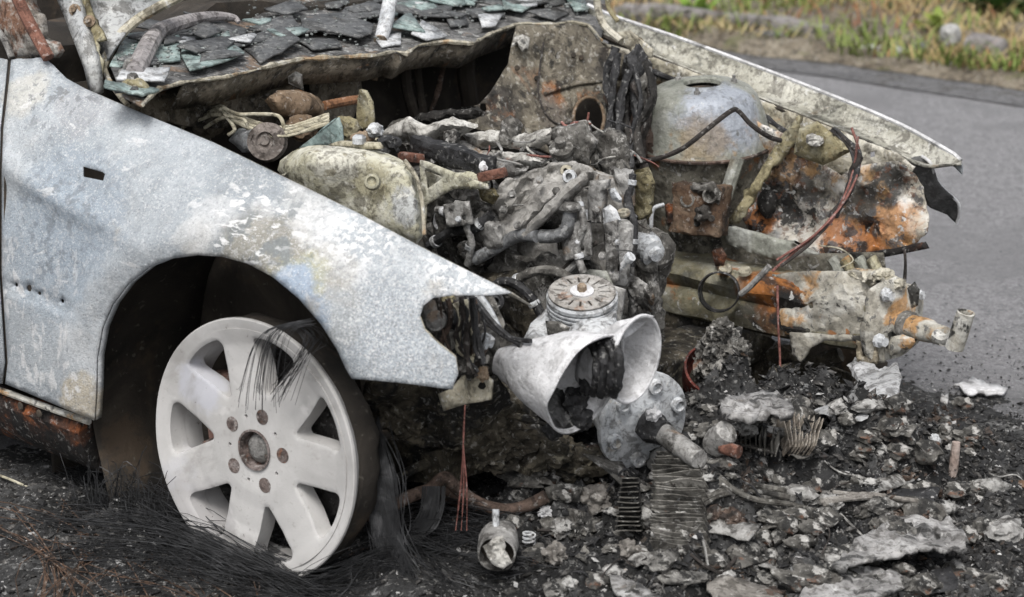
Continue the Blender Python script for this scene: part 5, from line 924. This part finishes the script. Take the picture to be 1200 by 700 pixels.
vs, F, _, _ = cdt([(57 * math.cos(i * .1309), 57 * math.sin(i * .1309)) for i in range(48)], [[(x * 1000, y * 1000) for x, y in h] for h in so], 5)
fo = ob('pulley_face', [PM @ Vector((v.x / 1000, v.y / 1000, .002)) for v in vs], [tuple(reversed(f)) for f in F], m_pul, pul); solid(fo, .003)
ob('pulley_slot_floor', [PM @ Vector((.05 * math.cos(i * .262), .05 * math.sin(i * .262), -.0005)) for i in range(24)], [tuple(range(24))], m_void, pul)
lathe('pulley_hub', [(.020, .002), (.020, .0045), (.012, .0045), (0, .0045)], None, None, m_white, pul, seg=24, M=PM); lathe('pulley_bolt', [(.008, .0045), (.008, .014), (.006, .016), (0, .016)], None, None, m_rtan, pul, seg=6, M=PM)
lump('cinder', PM @ Vector((.03, -.055, -.03)), (.012, .008, .008), m_lslab, pul, s=2, seed=5)
pb_ = puff('pulley_bracket', [(640, 362), (660, 366), (700, 368), (722, 362), (724, 385), (716, 400), (690, 410), (660, 415), (625, 412), (612, 400), (622, 380)], SY([(640, 362, -.28), (722, 362, -.26), (615, 405, -.34), (690, 410, -.34)]), .05, m_alul, car, w=12, step=5, wob=.003)
puff('bracket_window', [(639, 376), (655, 377), (668, 384), (664, 396), (642, 395)], SY(-.385), .01, m_block, pb_, w=5, step=3)
sheet('radiator_cowl', [(672, 325), (690, 316), (710, 318), (720, 340), (700, 335), (680, 335)], SY(-.14), m_tower, car, step=5, thick=.004)
# ------------------------------------------------------------------ headlight reflectors, hanging forward of the wing
hl = loft('headlight', [ell(588, 428, 20, 10, 100, -.50, dY=(0, -.03)), ell(604, 428, 26, 12, 104, -.50, dY=(0, -.03)), ell(645, 436, 48, 20, 112, -.49, dY=(-.02, -.05)), ell(684, 449, 67, 30, 121, -.48, dY=(-.03, -.07))], m_white, car, n=60, cap=True, wob=.007, wobs=16, thick=.003, sub=5)
loft('reflector_lining', [ell(606, 428, 20, 9, 104, -.50, dY=(0, -.03)), ell(647, 436, 45, 18, 112, -.49, dY=(-.02, -.05)), ell(683, 449, 63, 27, 121, -.48, dY=(-.03, -.07))], burnt('sooted_lining', [(.3, (.05, .05, .05)), (.5, (.14, .14, .14)), (.7, (.3, .3, .3))], 14, [(SOOT, 10, .5, .6, .9)], rough=.8), hl, n=60, cap=True, wob=.007, wobs=16, sub=5)
loft('reflector_rim', [ell(684, 449, 67, 30, 121, -.48, dY=(-.03, -.07)), ell(687, 450, 68, 31, 121, -.478, dY=(-.03, -.07))], m_white, hl, n=60, sub=1, thick=.004, wob=.007, wobs=16)
loft('reflector_bowl', [ell(690, 422, 28, 12, 110, -.42, dY=(0, -.03)), ell(712, 422, 40, 17, 110, -.42, dY=(-.01, -.04)), ell(735, 421, 49, 23, 108, -.42, dY=(-.02, -.05)), ell(744, 421, 52, 26, 106, -.42, dY=(-.02, -.055))], m_white, hl, n=44, wob=.004, thick=.003)
tube('bowl_rim', [PP(*p) for p in ell(744, 421, 52.5, 26, 106, -.42, n=30, dY=(-.02, -.055)) + [ell(744, 421, 52.5, 26, 106, -.42, n=30, dY=(-.02, -.055))[0]]], .0032, m_white, hl, sub=2, seg=7)
loft('bowl_liner', [ell(705, 422, 26, 10, 108, -.415, dY=(0, -.03)), ell(725, 421, 43, 18, 107, -.416, dY=(-.015, -.045)), ell(743, 421, 50, 24.5, 106, -.419, dY=(-.02, -.055))], burnt('ribbed_reflector', [(.3, (.34, .34, .34)), (.6, (.48, .48, .49)), (.8, (.60, .60, .61))], 9, [((.07, .07, .07), 22, .60, .70, .8), ((.5, .5, .5), 130, .5, .6, .5)], rough=.6, bump=.5, bscale=200, grime=.4), hl, n=132, cap=True, smooth=False)
bl = bpy.data.objects['bowl_liner']
for v_ in bl.data.vertices:
    if v_.index % 2: v_.co = v_.co + Vector((-.0012, .0008, .0004))
sheet('reflector_hood', [(652, 396), (672, 388), (700, 390), (725, 376), (758, 369), (765, 371), (740, 392), (722, 402), (712, 398), (696, 391), (672, 396)], SY([(655, 396, -.44), (760, 370, -.39), (720, 400, -.44)]), m_white, hl, step=4, thick=.004)
for i, x in enumerate((692, 701, 710, 718)): tube('bellows_ring', [PP(x - 4 + 4, 398 + i, -.46), PP(x + 6, 412, -.475), PP(x + 8, 430, -.48), PP(x + 6, 450, -.475), PP(x + 2, 462, -.46)], .0075, m_char, hl, wob=.004, wobs=60, seed=i)
for i, (px, py, s_) in enumerate(((660, 492, .022), (675, 470, .024), (648, 505, .016), (690, 452, .018), (682, 490, .02))): lump('burnt_resin', PP(px, py, -.44), (s_, s_ * .8, s_), m_char, hl, s=3, seed=i + 300, amp=.4)
# ------------------------------------------------------------------ compressor with flange
ca = Vector((.92, -.32, -.10)).normalized(); cc = PP(752, 492, -.25); CMx = frame(cc, ca)
comp = lathe('compressor', [(.03, -.13), (.045, -.125), (.05, -.10), (.062, -.05), (.078, -.015), (.086, -.006), (.088, .0), (.087, .008), (.080, .010), (.045, .012), (.038, .018), (.030, .02), (0, .02)], None, None, m_alul, car, seg=44, M=CMx, wob=.004, wobs=14)
for k in range(6):
    a = R(20 + 60 * k); lathe('flange_boss', [(.013, .0), (.013, .012), (.009, .013), (.007, .006), (0, .006)], CMx @ Vector((.066 * math.cos(a), .066 * math.sin(a), .009)), ca, m_alul, comp, seg=16)
tube('compressor_shaft', [CMx @ Vector((0, 0, .015)), CMx @ Vector((.002, 0, .05)), CMx @ Vector((.003, .0, .065))], [.03, .024, .02], m_char, comp, seg=16, wob=.006, wobs=50)
tube('compressor_nose', [CMx @ Vector((.003, 0, .06)), CMx @ Vector((.006, -.003, .10)), CMx @ Vector((.008, -.005, .16))], [.018, .0185, .016], m_alu, comp, seg=18, wob=.002, wobs=50)
lump('ash_tuft', CMx @ Vector((-.01, .03, .045)), .012, m_white, comp, s=3, seed=3, amp=.5)
# ------------------------------------------------------------------ ash bed and rubble
x0, x1, y0, y1, dd = -.95, 1.55, -1.35, 1.1, .009; nx = int((x1 - x0) / dd); ny = int((y1 - y0) / dd); V = []; F = []
for j in range(ny + 1):
    for i in range(nx + 1):
        x, y = x0 + i * dd, y0 + j * dd; e = min(i, j, nx - i, ny - j); V.append((x, y, HH(x, y) if e else -.03))
for j in range(ny):
    for i in range(nx): a = j * (nx + 1) + i; F.append((a, a + 1, a + nx + 2, a + nx + 1))
ob('ash_bed', V, F, m_ash, kind='stuff', label='black ash and soot bed spread beneath the burnt car', cat='ash')
def GH(px, py):
    d = ray(px, py); t = 2.4
    while t < 6:
        p = CAM + d * t
        if p.z < max(HH(p.x, p.y), 0): return p
        t += .006
    return CAM + d * 6
def dens(x, y): return min(1, g2(x, y, .55, -.1, .42, .5) + .5 * g2(x, y, .95, .1, .4, .5) + .35 * g2(x, y, -.2, -.9, .6, .3) + .12 * g2(x, y, .8, .5, .8, .8))
def flakes(name, n, mat, smin, smax, seed, lab, flat=.35):
    r = random.Random(seed); J = ([], []); k = 0
    T = [(0, 1, 2), (0, 2, 3), (0, 3, 4), (0, 4, 1), (5, 2, 1), (5, 3, 2), (5, 4, 3), (5, 1, 4)]
    while k < n:
        x, y = r.uniform(-.8, 1.9), r.uniform(-1.25, 1.3)
        if r.random() > dens(x, y): continue
        k += 1; s_ = (smin + (smax - smin) * r.random() ** 2.5) * min(1, .3 + 1.8 * dens(x, y)); z = max(HH(x, y), 0) + s_ * .15
        A_ = Matrix.Rotation(r.uniform(0, 6.28), 3, 'Z') @ Matrix.Rotation(r.gauss(0, .5), 3, 'X') @ Matrix.Rotation(r.gauss(0, .5), 3, 'Y'); b = len(J[0]); f = flat * r.uniform(.4, 1.8); e = r.uniform(.8, 2.2)
        for q in ((0, 0, f), (1, .2, 0), (.1, 1, 0), (-1, -.1, 0), (0, -1, 0), (0, 0, -f)):
            J[0].append(A_ @ Vector((q[0] * s_ * e + r.uniform(-.3, .3) * s_, q[1] * s_ + r.uniform(-.3, .3) * s_, q[2] * s_)) + Vector((x, y, z)))
        J[1].extend(tuple(i + b for i in t) for t in T)
    ob(name, J[0], J[1], mat, kind='stuff', smooth=False, label=lab, cat='debris')
m_fl2 = burnt('pale_flakes', [(.3, (.20, .195, .19)), (.5, (.38, .375, .37)), (.7, (.58, .575, .57))], 40, [((.3, .22, .15), 22, .62, .7, .7)], rough=.95, bump=.3)
m_fl3 = burnt('mixed_flakes', [(.25, (.012, .012, .012)), (.48, (.035, .033, .031)), (.60, (.10, .096, .092)), (.74, (.27, .26, .25))], 45, [((.17, .10, .06), 20, .6, .7, .7)], rough=.95, bump=.3)
flakes('dark_cinders', 22000, m_flaked, .002, .0095, 31, 'fine black cinders scattered over the ash bed', .5)
flakes('grey_cinders', 14000, m_fl3, .0015, .009, 32, 'grey and brown cinders scattered over the ash bed', .45)
flakes('white_ash_flakes', 3500, m_fl2, .001, .006, 33, 'small whitish ash flakes scattered over the ash bed', .4)
# loose road specks further out
r = random.Random(91); J = ([], [])
for i in range(1500):
    x, y = r.gauss(.75, .55), r.gauss(.35, .65); s_ = r.uniform(.001, .005) * r.random() + .0012; b = len(J[0])
    for q in ((0, 0, .7), (1, .2, 0), (-.5, 1, 0), (-.6, -.9, 0)): J[0].append((x + q[0] * s_, y + q[1] * s_, max(0, HH(x, y)) + q[2] * s_))
    J[1].extend([(b + i_ for i_ in t) for t in ()] + [(b, b + 1, b + 2), (b, b + 2, b + 3), (b, b + 3, b + 1)])
ob('road_soot_specks', J[0], J[1], m_flaked, kind='stuff', smooth=False, label='tiny soot specks blown across the grey road', cat='debris')
LM = [('the large pale ash slab', GH(1070, 630)), ('the upright pinkish stub', GH(1116, 555)), ('the scorched radiator core', GH(800, 610)), ('the tan finned block', GH(940, 525)), ('the grey canister', GH(590, 665)), ('the compressor nose', GH(835, 545)), ('the hanging melted alloy splash', GH(1000, 495)), ('the light tan slab', GH(870, 695)), ('the narrow fin strip', GH(738, 620)), ('the brown charred cables', GH(1010, 600)), ('the ragged ash sheet', GH(1000, 690)), ('the red-cupped clinker', GH(850, 475)), ('the sway bar', GH(560, 620)), ('the whitish road flake', GH(1145, 470))]
def near(p): return min(LM, key=lambda t: (t[1] - p).length)[0]
# countable chunks
kinds = [('charred_chunk', m_block, 'charred black chunk in the rubble before the car', 'charred chunks in the rubble', 'debris', 3, .42), ('ash_lump', m_ashc, 'ash-grey clinker lump in the rubble before the car', 'clinker lumps in the rubble', 'debris', 3, .38), ('rusty_fragment', m_rustpipe, 'rust-brown fragment in the rubble before the car', 'rusty fragments in the rubble', 'debris', 3, .4), ('alloy_splash', m_alu, 'grey melted alloy splash in the rubble before the car', 'alloy splashes in the rubble', 'debris', 3, .45)]
r = random.Random(55); k = 0; tries = 0
while k < 210 and tries < 5000:
    tries += 1; px, py = r.uniform(600, 1180), r.uniform(465, 705)
    p = GH(px, py)
    if r.random() > dens(p.x, p.y) * 1.2 or not (.18 < p.x < 1.15): continue
    n_, mt, lab, grp, ct, s_, am = kinds[r.choices((0, 1, 2, 3), (7, 1.6, .25, 2.0))[0]]; k += 1
    q = r.uniform(.008, .022) * (1.35 if r.random() < .12 else 1); fl_ = r.uniform(.5, .95)
    lump(n_, p + Vector((0, 0, q * fl_ * .35)), (q * r.uniform(1, 1.9), q, q * fl_), mt, s=s_, seed=k + 400, amp=am, fs=r.uniform(1.4, 2.6), label=('bigger ' if q > .0165 else 'small ') + lab.replace('in the rubble before the car', 'lying nearest to ' + near(p)), cat=ct, group=grp, angle=60)
for i in range(20):
    px, py = r.uniform(640, 1150), r.uniform(500, 700); p = GH(px, py); a = r.uniform(0, 3.14); L = r.uniform(.02, .06); d = Vector((math.cos(a), math.sin(a), r.uniform(-.1, .25))) * L; nn = Vector((-d.y, d.x, .3 * L)) * r.uniform(.25, .6)
    vs = []; N_ = 6
    for u in range(N_ + 1):
        for v in range(4): q = p + d * (u / N_ - .5) * 2 + nn * (v / 3 - .5) * 2 + Vector((0, 0, .010)); vs.append(q + Vector(nv(q, 30, i)) * .008)
    fs = [(u * 4 + v, u * 4 + v + 1, u * 4 + v + 5, u * 4 + v + 4) for u in range(N_) for v in range(3)]
    o = ob('metal_scrap', vs, fs, r.choice([m_alu, m_block, m_char, m_block]), label=('long ' if L > .04 else 'short ') + 'curled thin metal scrap lying nearest to ' + near(p), cat='debris', group='curled scraps in the rubble'); solid(o, .0025, 0)
for i in range(22):
    px, py = r.uniform(620, 1160), r.uniform(520, 700); p = GH(px, py) + Vector((0, 0, .008)); q = [p]; a = r.uniform(0, 6.28)
    for _ in range(4): a += r.uniform(-.7, .7); p = p + Vector((math.cos(a), math.sin(a), 0)) * r.uniform(.012, .035); p.z = max(0, HH(p.x, p.y)) + r.uniform(.003, .022); q.append(p)
    tube('wire_scrap', q, r.uniform(.001, .003), r.choice([m_wired, m_alu, m_char]), seg=5, sub=4, label='bent wire scrap lying nearest to ' + near(q[0]), cat='wire', group='wire scraps in the rubble')
# individual pieces
def fincore(name, a, b, c, d, n, mat, label, seed, curl=.004):
    """stack of thin wavy fins between edges a-b (left) and c-d (right)"""
    J = ([], []); up = Vector((0, 0, 1)); nrm = (b - a).cross(c - a).normalized()
    if nrm.dot(FW) > 0: nrm = -nrm
    for k in range(n):
        t = k / (n - 1); p0, p1 = a.lerp(b, t), c.lerp(d, t); S_ = 7; bi = len(J[0])
        for s_ in range(S_ + 1):
            q = p0.lerp(p1, s_ / S_); q = q + Vector(nv(q, 20, seed + k * .13)) * curl
            J[0].extend([q + nrm * .010 + (b - a) * (.12 / n), q + nrm * .010 - (b - a) * (.12 / n), q - nrm * .012 - (b - a) * (.12 / n), q - nrm * .012 + (b - a) * (.12 / n)])
        for s_ in range(S_):
            for e in range(4): J[1].append((bi + s_ * 4 + e, bi + s_ * 4 + (e + 1) % 4, bi + s_ * 4 + 4 + (e + 1) % 4, bi + s_ * 4 + 4 + e))
        J[1].append((bi, bi + 1, bi + 2, bi + 3)); J[1].append((bi + S_ * 4 + 3, bi + S_ * 4 + 2, bi + S_ * 4 + 1, bi + S_ * 4))
    e = empty(name, GH(*label[1]), label[0], 'radiator'); o = ob('fin_stack', J[0], J[1], mat, e, kind='stuff', smooth=False); o.matrix_parent_inverse = e.matrix_world.inverted() if 0 else Matrix.Translation(-e.location)
    bk = sheet('core_backing', [], None, mat) if 0 else ob('core_backing', [a - nrm * .008, b - nrm * .008, d - nrm * .008, c - nrm * .008], [(0, 1, 2, 3)], m_sooty, e); bk.matrix_parent_inverse = Matrix.Translation(-e.location); solid(bk, .004)
    return e
def QP(px, py, h): # point above the rubble
    g = GH(px, py); d = ray(px, py); return CAM + d * ((g - CAM).length / d.length - h / .30)
fincore('radiator_core', QP(768, 536, .03), QP(764, 640, .014), QP(820, 532, .03), QP(830, 646, .012), 22, m_fin, ('scorched radiator core of dark thin fins leaning under the compressor', (795, 620)), 1, .008)
fincore('radiator_core', QP(728, 560, .02), QP(722, 622, .01), QP(748, 560, .02), QP(752, 622, .01), 12, m_fin, ('narrow ladder-like strip of burnt radiator fins below the headlight', (738, 610)), 2)
fincore('radiator_core', QP(915, 486, .03), QP(962, 495, .03), QP(922, 528, .014), QP(952, 528, .014), 9, burnt('tan_fins', [(.3, (.12, .10, .08)), (.5, (.23, .20, .165)), (.7, (.34, .31, .27))], 20, rough=.9), ('tan radiator block with upright fins under the frame rail', (940, 520)), 3)
fincore('radiator_core', QP(862, 500, .025), QP(912, 512, .025), QP(862, 516, .012), QP(908, 528, .012), 9, m_fin, ('short grey fin strip beside the tan radiator block', (885, 520)), 4)
for i, (pts, lab) in enumerate(((((822, 545), (850, 575), (880, 592), (930, 600), (960, 610)), 0), (((820, 600), (850, 586), (885, 582), (920, 588)), 0), (((818, 612), (845, 596), (885, 592), (925, 600)), 0), (((815, 622), (850, 606), (890, 602), (930, 612)), 0), (((960, 600), (1010, 592), (1050, 596), (1080, 600)), 1), (((965, 606), (1015, 598), (1060, 604)), 1), (((975, 585), (1015, 590), (1060, 598)), 1))):
    tube('burnt_cable', [GH(*p) + Vector((0, 0, .012 + .006 * (i % 3))) for p in pts], .005, m_fin if lab == 0 else m_lslab, wob=.002, label=('bundled grey cable curving out of the radiator core', 'brown charred cable lying behind the pale slab')[lab], cat='cable', group=('cables from the radiator core', 'brown cables by the pale slab')[lab])
def slab(name, outline, mat, h, label, thick=.012, wob=.012, seed=1, cat='debris'):
    z0 = sum((GH(*p).z for p in outline)) / len(outline)
    o = sheet(name, outline, lambda px, py: A(px, py, Z=z0 + h), mat, None, step=6, thick=thick, wob=wob, wobs=26, jag=5, seed=seed, label=label, cat=cat)
slab('ash_slab', [(1010, 628), (1050, 606), (1100, 596), (1118, 612), (1132, 630), (1128, 646), (1090, 642), (1050, 652), (1020, 655), (990, 668), (972, 662)], m_slab, .03, 'large pale flat ash slab lying at the front of the rubble', .006, .022, 3)
slab('ash_slab', [(960, 672), (1000, 662), (1050, 668), (1060, 690), (1020, 700), (985, 712), (930, 712), (940, 690)], m_slab, .02, 'ragged pale grey ash sheet in front of the large slab', .006, .022, 5)
slab('tan_slab', [(828, 682), (850, 675), (890, 684), (930, 706), (900, 715), (840, 705)], m_lslab, .02, 'light tan flat slab lying at the near edge of the rubble', .006, .012, 6)
slab('tan_slab', [(712, 678), (722, 674), (760, 690), (790, 712), (750, 712), (718, 690)], m_slab, .02, 'narrow light grey plank-like flake at the near edge of the rubble', .006, .01, 7)
slab('white_flake', [(1118, 450), (1145, 444), (1180, 456), (1165, 461), (1130, 458)], m_white, .012, 'whitish flat flake lying alone on the dark road', .006, .006, 8)
slab('white_flake', [(1102, 463), (1113, 462), (1112, 471), (1102, 470)], m_fl2, .01, 'tiny cream chip lying beside the whitish road flake', .008, .002, 9)
slab('grey_sheet', [(840, 470), (870, 460), (905, 458), (928, 466), (930, 482), (890, 488), (850, 486)], m_slab, .06, 'crumpled pale sheet lying below the coil clump', .012, .03, 10)
# white melted alloy below the rail end
al = puff('melted_alloy', [(958, 482), (985, 468), (1010, 450), (992, 428), (1005, 422), (1030, 432), (1052, 428), (1056, 450), (1048, 470), (1030, 478), (1010, 492), (985, 494)], SP3(GH(985, 494), GH(1040, 480), PP(1030, 425, .33)), .05, burnt('splashed_alloy', [(.3, (.24, .245, .25)), (.5, (.38, .385, .39)), (.7, (.52, .52, .53))], 14, [((.10, .10, .10), 18, .6, .68, .8)], rough=.75, metal=.1), None, w=14, step=4, wob=.012, wobs=16, jag=2, label='whitish splash of melted alloy hanging down under the rail end', cat='debris')
# canister, stub, small parts in the foreground
e = empty('canister', GH(588, 668), 'small grey metal canister with torn open end on the ground by the wheel', 'canister'); Lc = Matrix.Translation(-e.location)
cx_ = Vector((.55, -.75, -.10)).normalized(); cc2 = A(584, 638, Z=.105); cm2 = frame(cc2, cx_)
o = lathe('can_shell', [(.0, -.035), (.022, -.034), (.03, -.026), (.032, -.01), (.031, .02), (.030, .03), (.027, .03), (.028, .0)], None, None, m_alu, e, seg=26, M=cm2, wob=.004, wobs=30); o.matrix_parent_inverse = Lc
o = lathe('can_mouth', [(0, .006), (.016, .008), (.027, .012)], None, None, m_void, e, seg=20, M=cm2, wob=.006, wobs=40); o.matrix_parent_inverse = Lc
o = sheet('torn_lid', [(566, 640), (580, 630), (590, 628), (592, 645), (600, 660), (590, 668), (575, 660)], lambda px, py: A(px, py, Z=.135 - (py - 628) * .0014), m_cloth, e, step=4, thick=.002, wob=.01, wobs=40, jag=1.5); o.matrix_parent_inverse = Lc
o = tube('can_neck', [A(582, 622, Z=.128), A(581, 610, Z=.142), A(581, 597, Z=.158)], .0055, m_alul, e); o.matrix_parent_inverse = Lc
def thing_tube(name, pts, r_, mat, label, cat, **k): return tube(name, pts, r_, mat, None, label=label, cat=cat, **k)
p = GH(1116, 560); thing_tube('battery_stub', [p, p + Vector((0, .004, .035)), p + Vector((0, .006, .065))], [.008, .0085, .007], burnt('pinkish_stub', [(.3, (.26, .20, .17)), (.7, (.42, .36, .33))], 18, [((.1, .1, .1), 14, .62, .7, .7)], rough=.9), 'pinkish upright stub standing in the rubble at its right end', 'debris', seg=12, wob=.001)
p = GH(1095, 528); lump('pale_shell', p + Vector((0, 0, .012)), (.012, .010, .02), m_alul, seed=9, amp=.3, label='pale oval shell fragment next to the upright stub', cat='debris')
p = GH(836, 530); e_ = Vector((.9, -.3, -.1)); thing_tube('copper_stub', [PP(846, 524, -.26), PP(866, 530, -.26)], .011, m_brick, 'short rusty red pipe stub at the tip of the compressor nose', 'pipe', seg=12)
cy = PP(818, 518, -.26); lathe('alloy_elbow', [(.012, -.02), (.02, -.018), (.024, 0), (.02, .03), (.01, .034)], PP(842, 516, -.25), (.6, -.2, .7), m_alu, seg=16, wob=.006, label='lumpy grey alloy elbow joined beside the rusty pipe stub', cat='pipe')
for i, (px, py, s_, mt, lab, nm) in enumerate(((700, 592, .03, m_lslab, 'greyish tan cone-shaped clod beneath the headlight', 'tan_clod'), (735, 655, .025, m_lslab, 'brown-grey rounded clod near the narrow fin strip', 'brown_clod'), (660, 625, .02, m_alu, 'grey hollow plug lying between canister and clods', 'alloy_plug'), (680, 625, .03, m_block, 'dark rounded clod beside the hollow plug', 'dark_clod'), (835, 612, .022, m_rustpipe, 'rust-brown crumbled block held in the radiator cables', 'rust_block'), (858, 616, .022, m_rustpipe, 'second rust-brown crumbled block, right beside the first in the cables', 'rust_block'), (640, 605, .014, m_white, 'small whitish melted drip hanging over the rubble near the sway bar', 'white_drip'), (650, 655, .02, m_lslab, 'tan nut-like clod before the hollow plug', 'tan_clod'), (655, 545, .03, m_lslab, 'mid-brown clod sitting just under the headlight cone', 'brown_clod'), (700, 545, .028, m_rustpipe, 'rust-tinted clod tucked under the compressor body', 'rust_clod'))):
    p = GH(px, py); lump(nm, p + Vector((0, 0, s_ * .4)), (s_, s_ * .9, s_ * .8), mt, s=4, seed=i + 330, amp=.5, label=lab, cat='debris')
p = A(620, 640, Z=.075); tube('small_spring', [p + Vector((.010 * math.cos(a), .010 * math.sin(a) + .0, .004 + a * .0011)) for a in [k_ * .45 for k_ in range(42)]], .0016, m_alul, None, sub=1, seg=5, label='small pale coil spring standing next to the canister', cat='spring')
tube('dry_straw', [A(-10, 554, Z=.012), A(12, 562, Z=.012), A(32, 571, Z=.012)], .0025, m_wirec, None, label='pale straw lying on the asphalt below the sill', cat='straw')
# ------------------------------------------------------------------ broken screen glass on the cowl
big = [([(128, 76), (150, 46), (210, 46), (212, 76), (140, 78)], 0), ([(214, 46), (255, 42), (288, 74), (262, 84), (222, 92), (212, 68)], 0), ([(276, 50), (330, 42), (352, 60), (330, 70), (305, 78)], 1), ([(352, 26), (400, 22), (438, 38), (436, 50), (420, 56), (392, 48), (355, 42)], 1), ([(345, 48), (395, 50), (402, 60), (366, 62)], 1), ([(215, 25), (255, 30), (290, 38), (285, 48), (240, 42)], 1), ([(290, 40), (340, 26), (352, 40), (330, 46)], 1),
       ([(470, 12), (508, 8), (520, 24), (486, 26)], 1), ([(480, 4), (530, -2), (560, 2), (556, 12), (500, 8)], 0), ([(545, 18), (590, 12), (592, 24), (554, 27)], 1), ([(495, 32), (525, 48), (500, 54), (482, 48)], 2), ([(588, 6), (620, -2), (632, 8), (612, 22), (590, 20)], 0), ([(632, 0), (662, -4), (662, 6), (640, 14)], 1), ([(662, 2), (680, -6), (690, 18), (674, 20)], 0), ([(560, -6), (600, -12), (606, 0), (570, 6)], 0), ([(405, 18), (440, 10), (446, 20), (415, 24)], 1), ([(522, 24), (545, 20), (550, 32), (528, 36)], 1), ([(618, 22), (650, 14), (668, 18), (650, 28)], 1), ([(150, 36), (175, 30), (200, 36), (180, 44)], 1), ([(560, 28), (590, 26), (580, 38), (565, 40)], 2), ([(440, 48), (470, 44), (470, 56), (448, 58)], 2), ([(255, 50), (268, 40), (272, 56), (262, 60)], 0)]
gl = [('pale green sooty broken screen glass on the cowl', 'green glass on the cowl', m_glassg), ('dark smoked broken screen glass on the cowl', 'dark glass on the cowl', m_glassd), ('pale grey flaked screen glass on the cowl', 'grey glass on the cowl', m_alul)]
def shard(pts, kd, h, seed):
    lab, grp, mt = gl[kd]; c = (sum(p[0] for p in pts) / len(pts), sum(p[1] for p in pts) / len(pts)); rr_ = random.Random(seed); w_ = max(p[0] for p in pts) - min(p[0] for p in pts); lab = ('broad ' if w_ > 32 else 'small ') + lab + ', by ' + min((('the wiper spindle', 157), ('the wiper arm tip', 275), ('the grey wiper post', 450), ('the far hinge strap', 700), ('the steel lip bracket', 365), ('the slanted bulkhead plate', 610)), key=lambda t: abs(t[1] - c[0]))[0]; tx, ty = rr_.gauss(0, .00012), rr_.gauss(0, .0002)
    o = sheet('glass_shard', pts, lambda px, py: CS(px, py) + Vector((0, 0, h + (px - c[0]) * tx + (py - c[1]) * ty)), mt, None, step=8, thick=.004, wob=.003, wobs=14, jag=1.2, seed=seed, label=lab, cat='glass shard', group=grp)
for i, (pts, kd) in enumerate(big): shard(pts, kd, .008 + .003 * (i % 4), i)
r = random.Random(66); J = ([], [])
for i in range(1300):
    px, py = r.uniform(135, 690), r.uniform(-10, 100); lipy = [y for x, y in sorted(LIP) if x >= px][0]
    if py > lipy - 5 or (px < 290 and py < 40): continue
    c = CS(px, py) + Vector((0, 0, .008 + .012 * r.random())); s_ = r.uniform(.001, .0032); b = len(J[0]); T_ = Matrix.Rotation(r.uniform(0, 3), 3, 'Z') @ Matrix.Rotation(r.uniform(-.6, .6), 3, 'X')
    J[0].extend(c + T_ @ Vector((x * s_, y * s_ * .8, z * s_ * .5)) for x in (-1, 1) for y in (-1, 1) for z in (-1, 1)); J[1].extend(tuple(b + k for k in f) for f in ((0, 1, 3, 2), (4, 6, 7, 5), (0, 4, 5, 1), (2, 3, 7, 6), (0, 2, 6, 4), (1, 5, 7, 3)))
ob('glass_crumbs', J[0], J[1], burnt('glass_crumb', [(.3, (.07, .075, .075)), (.5, (.17, .185, .18)), (.7, (.36, .38, .37))], 50, rough=.4, bump=0, grime=.3), kind='stuff', smooth=False, label='small crumbs of shattered screen glass spread over the cowl', cat='glass')
r = random.Random(8)
for i in range(95):
    px = r.uniform(135, 690); lipy = [y for x, y in sorted(LIP) if x >= px][0]; py = r.uniform(-8 if px > 300 else 40, lipy - 9); s_ = r.uniform(10, 26)
    ang = sorted(r.uniform(0, 6.28) for _ in range(5)); pts = [(px + s_ * 1.5 * math.cos(a), py + s_ * .42 * math.sin(a)) for a in ang]
    if max(b - a for a, b in zip(ang, ang[1:] + [ang[0] + 6.28])) > 2.8: continue
    shard(pts, r.choice((0, 1, 1, 1, 1, 2)), .013 + .008 * r.random(), 100 + i)
bpy.context.view_layer.update()
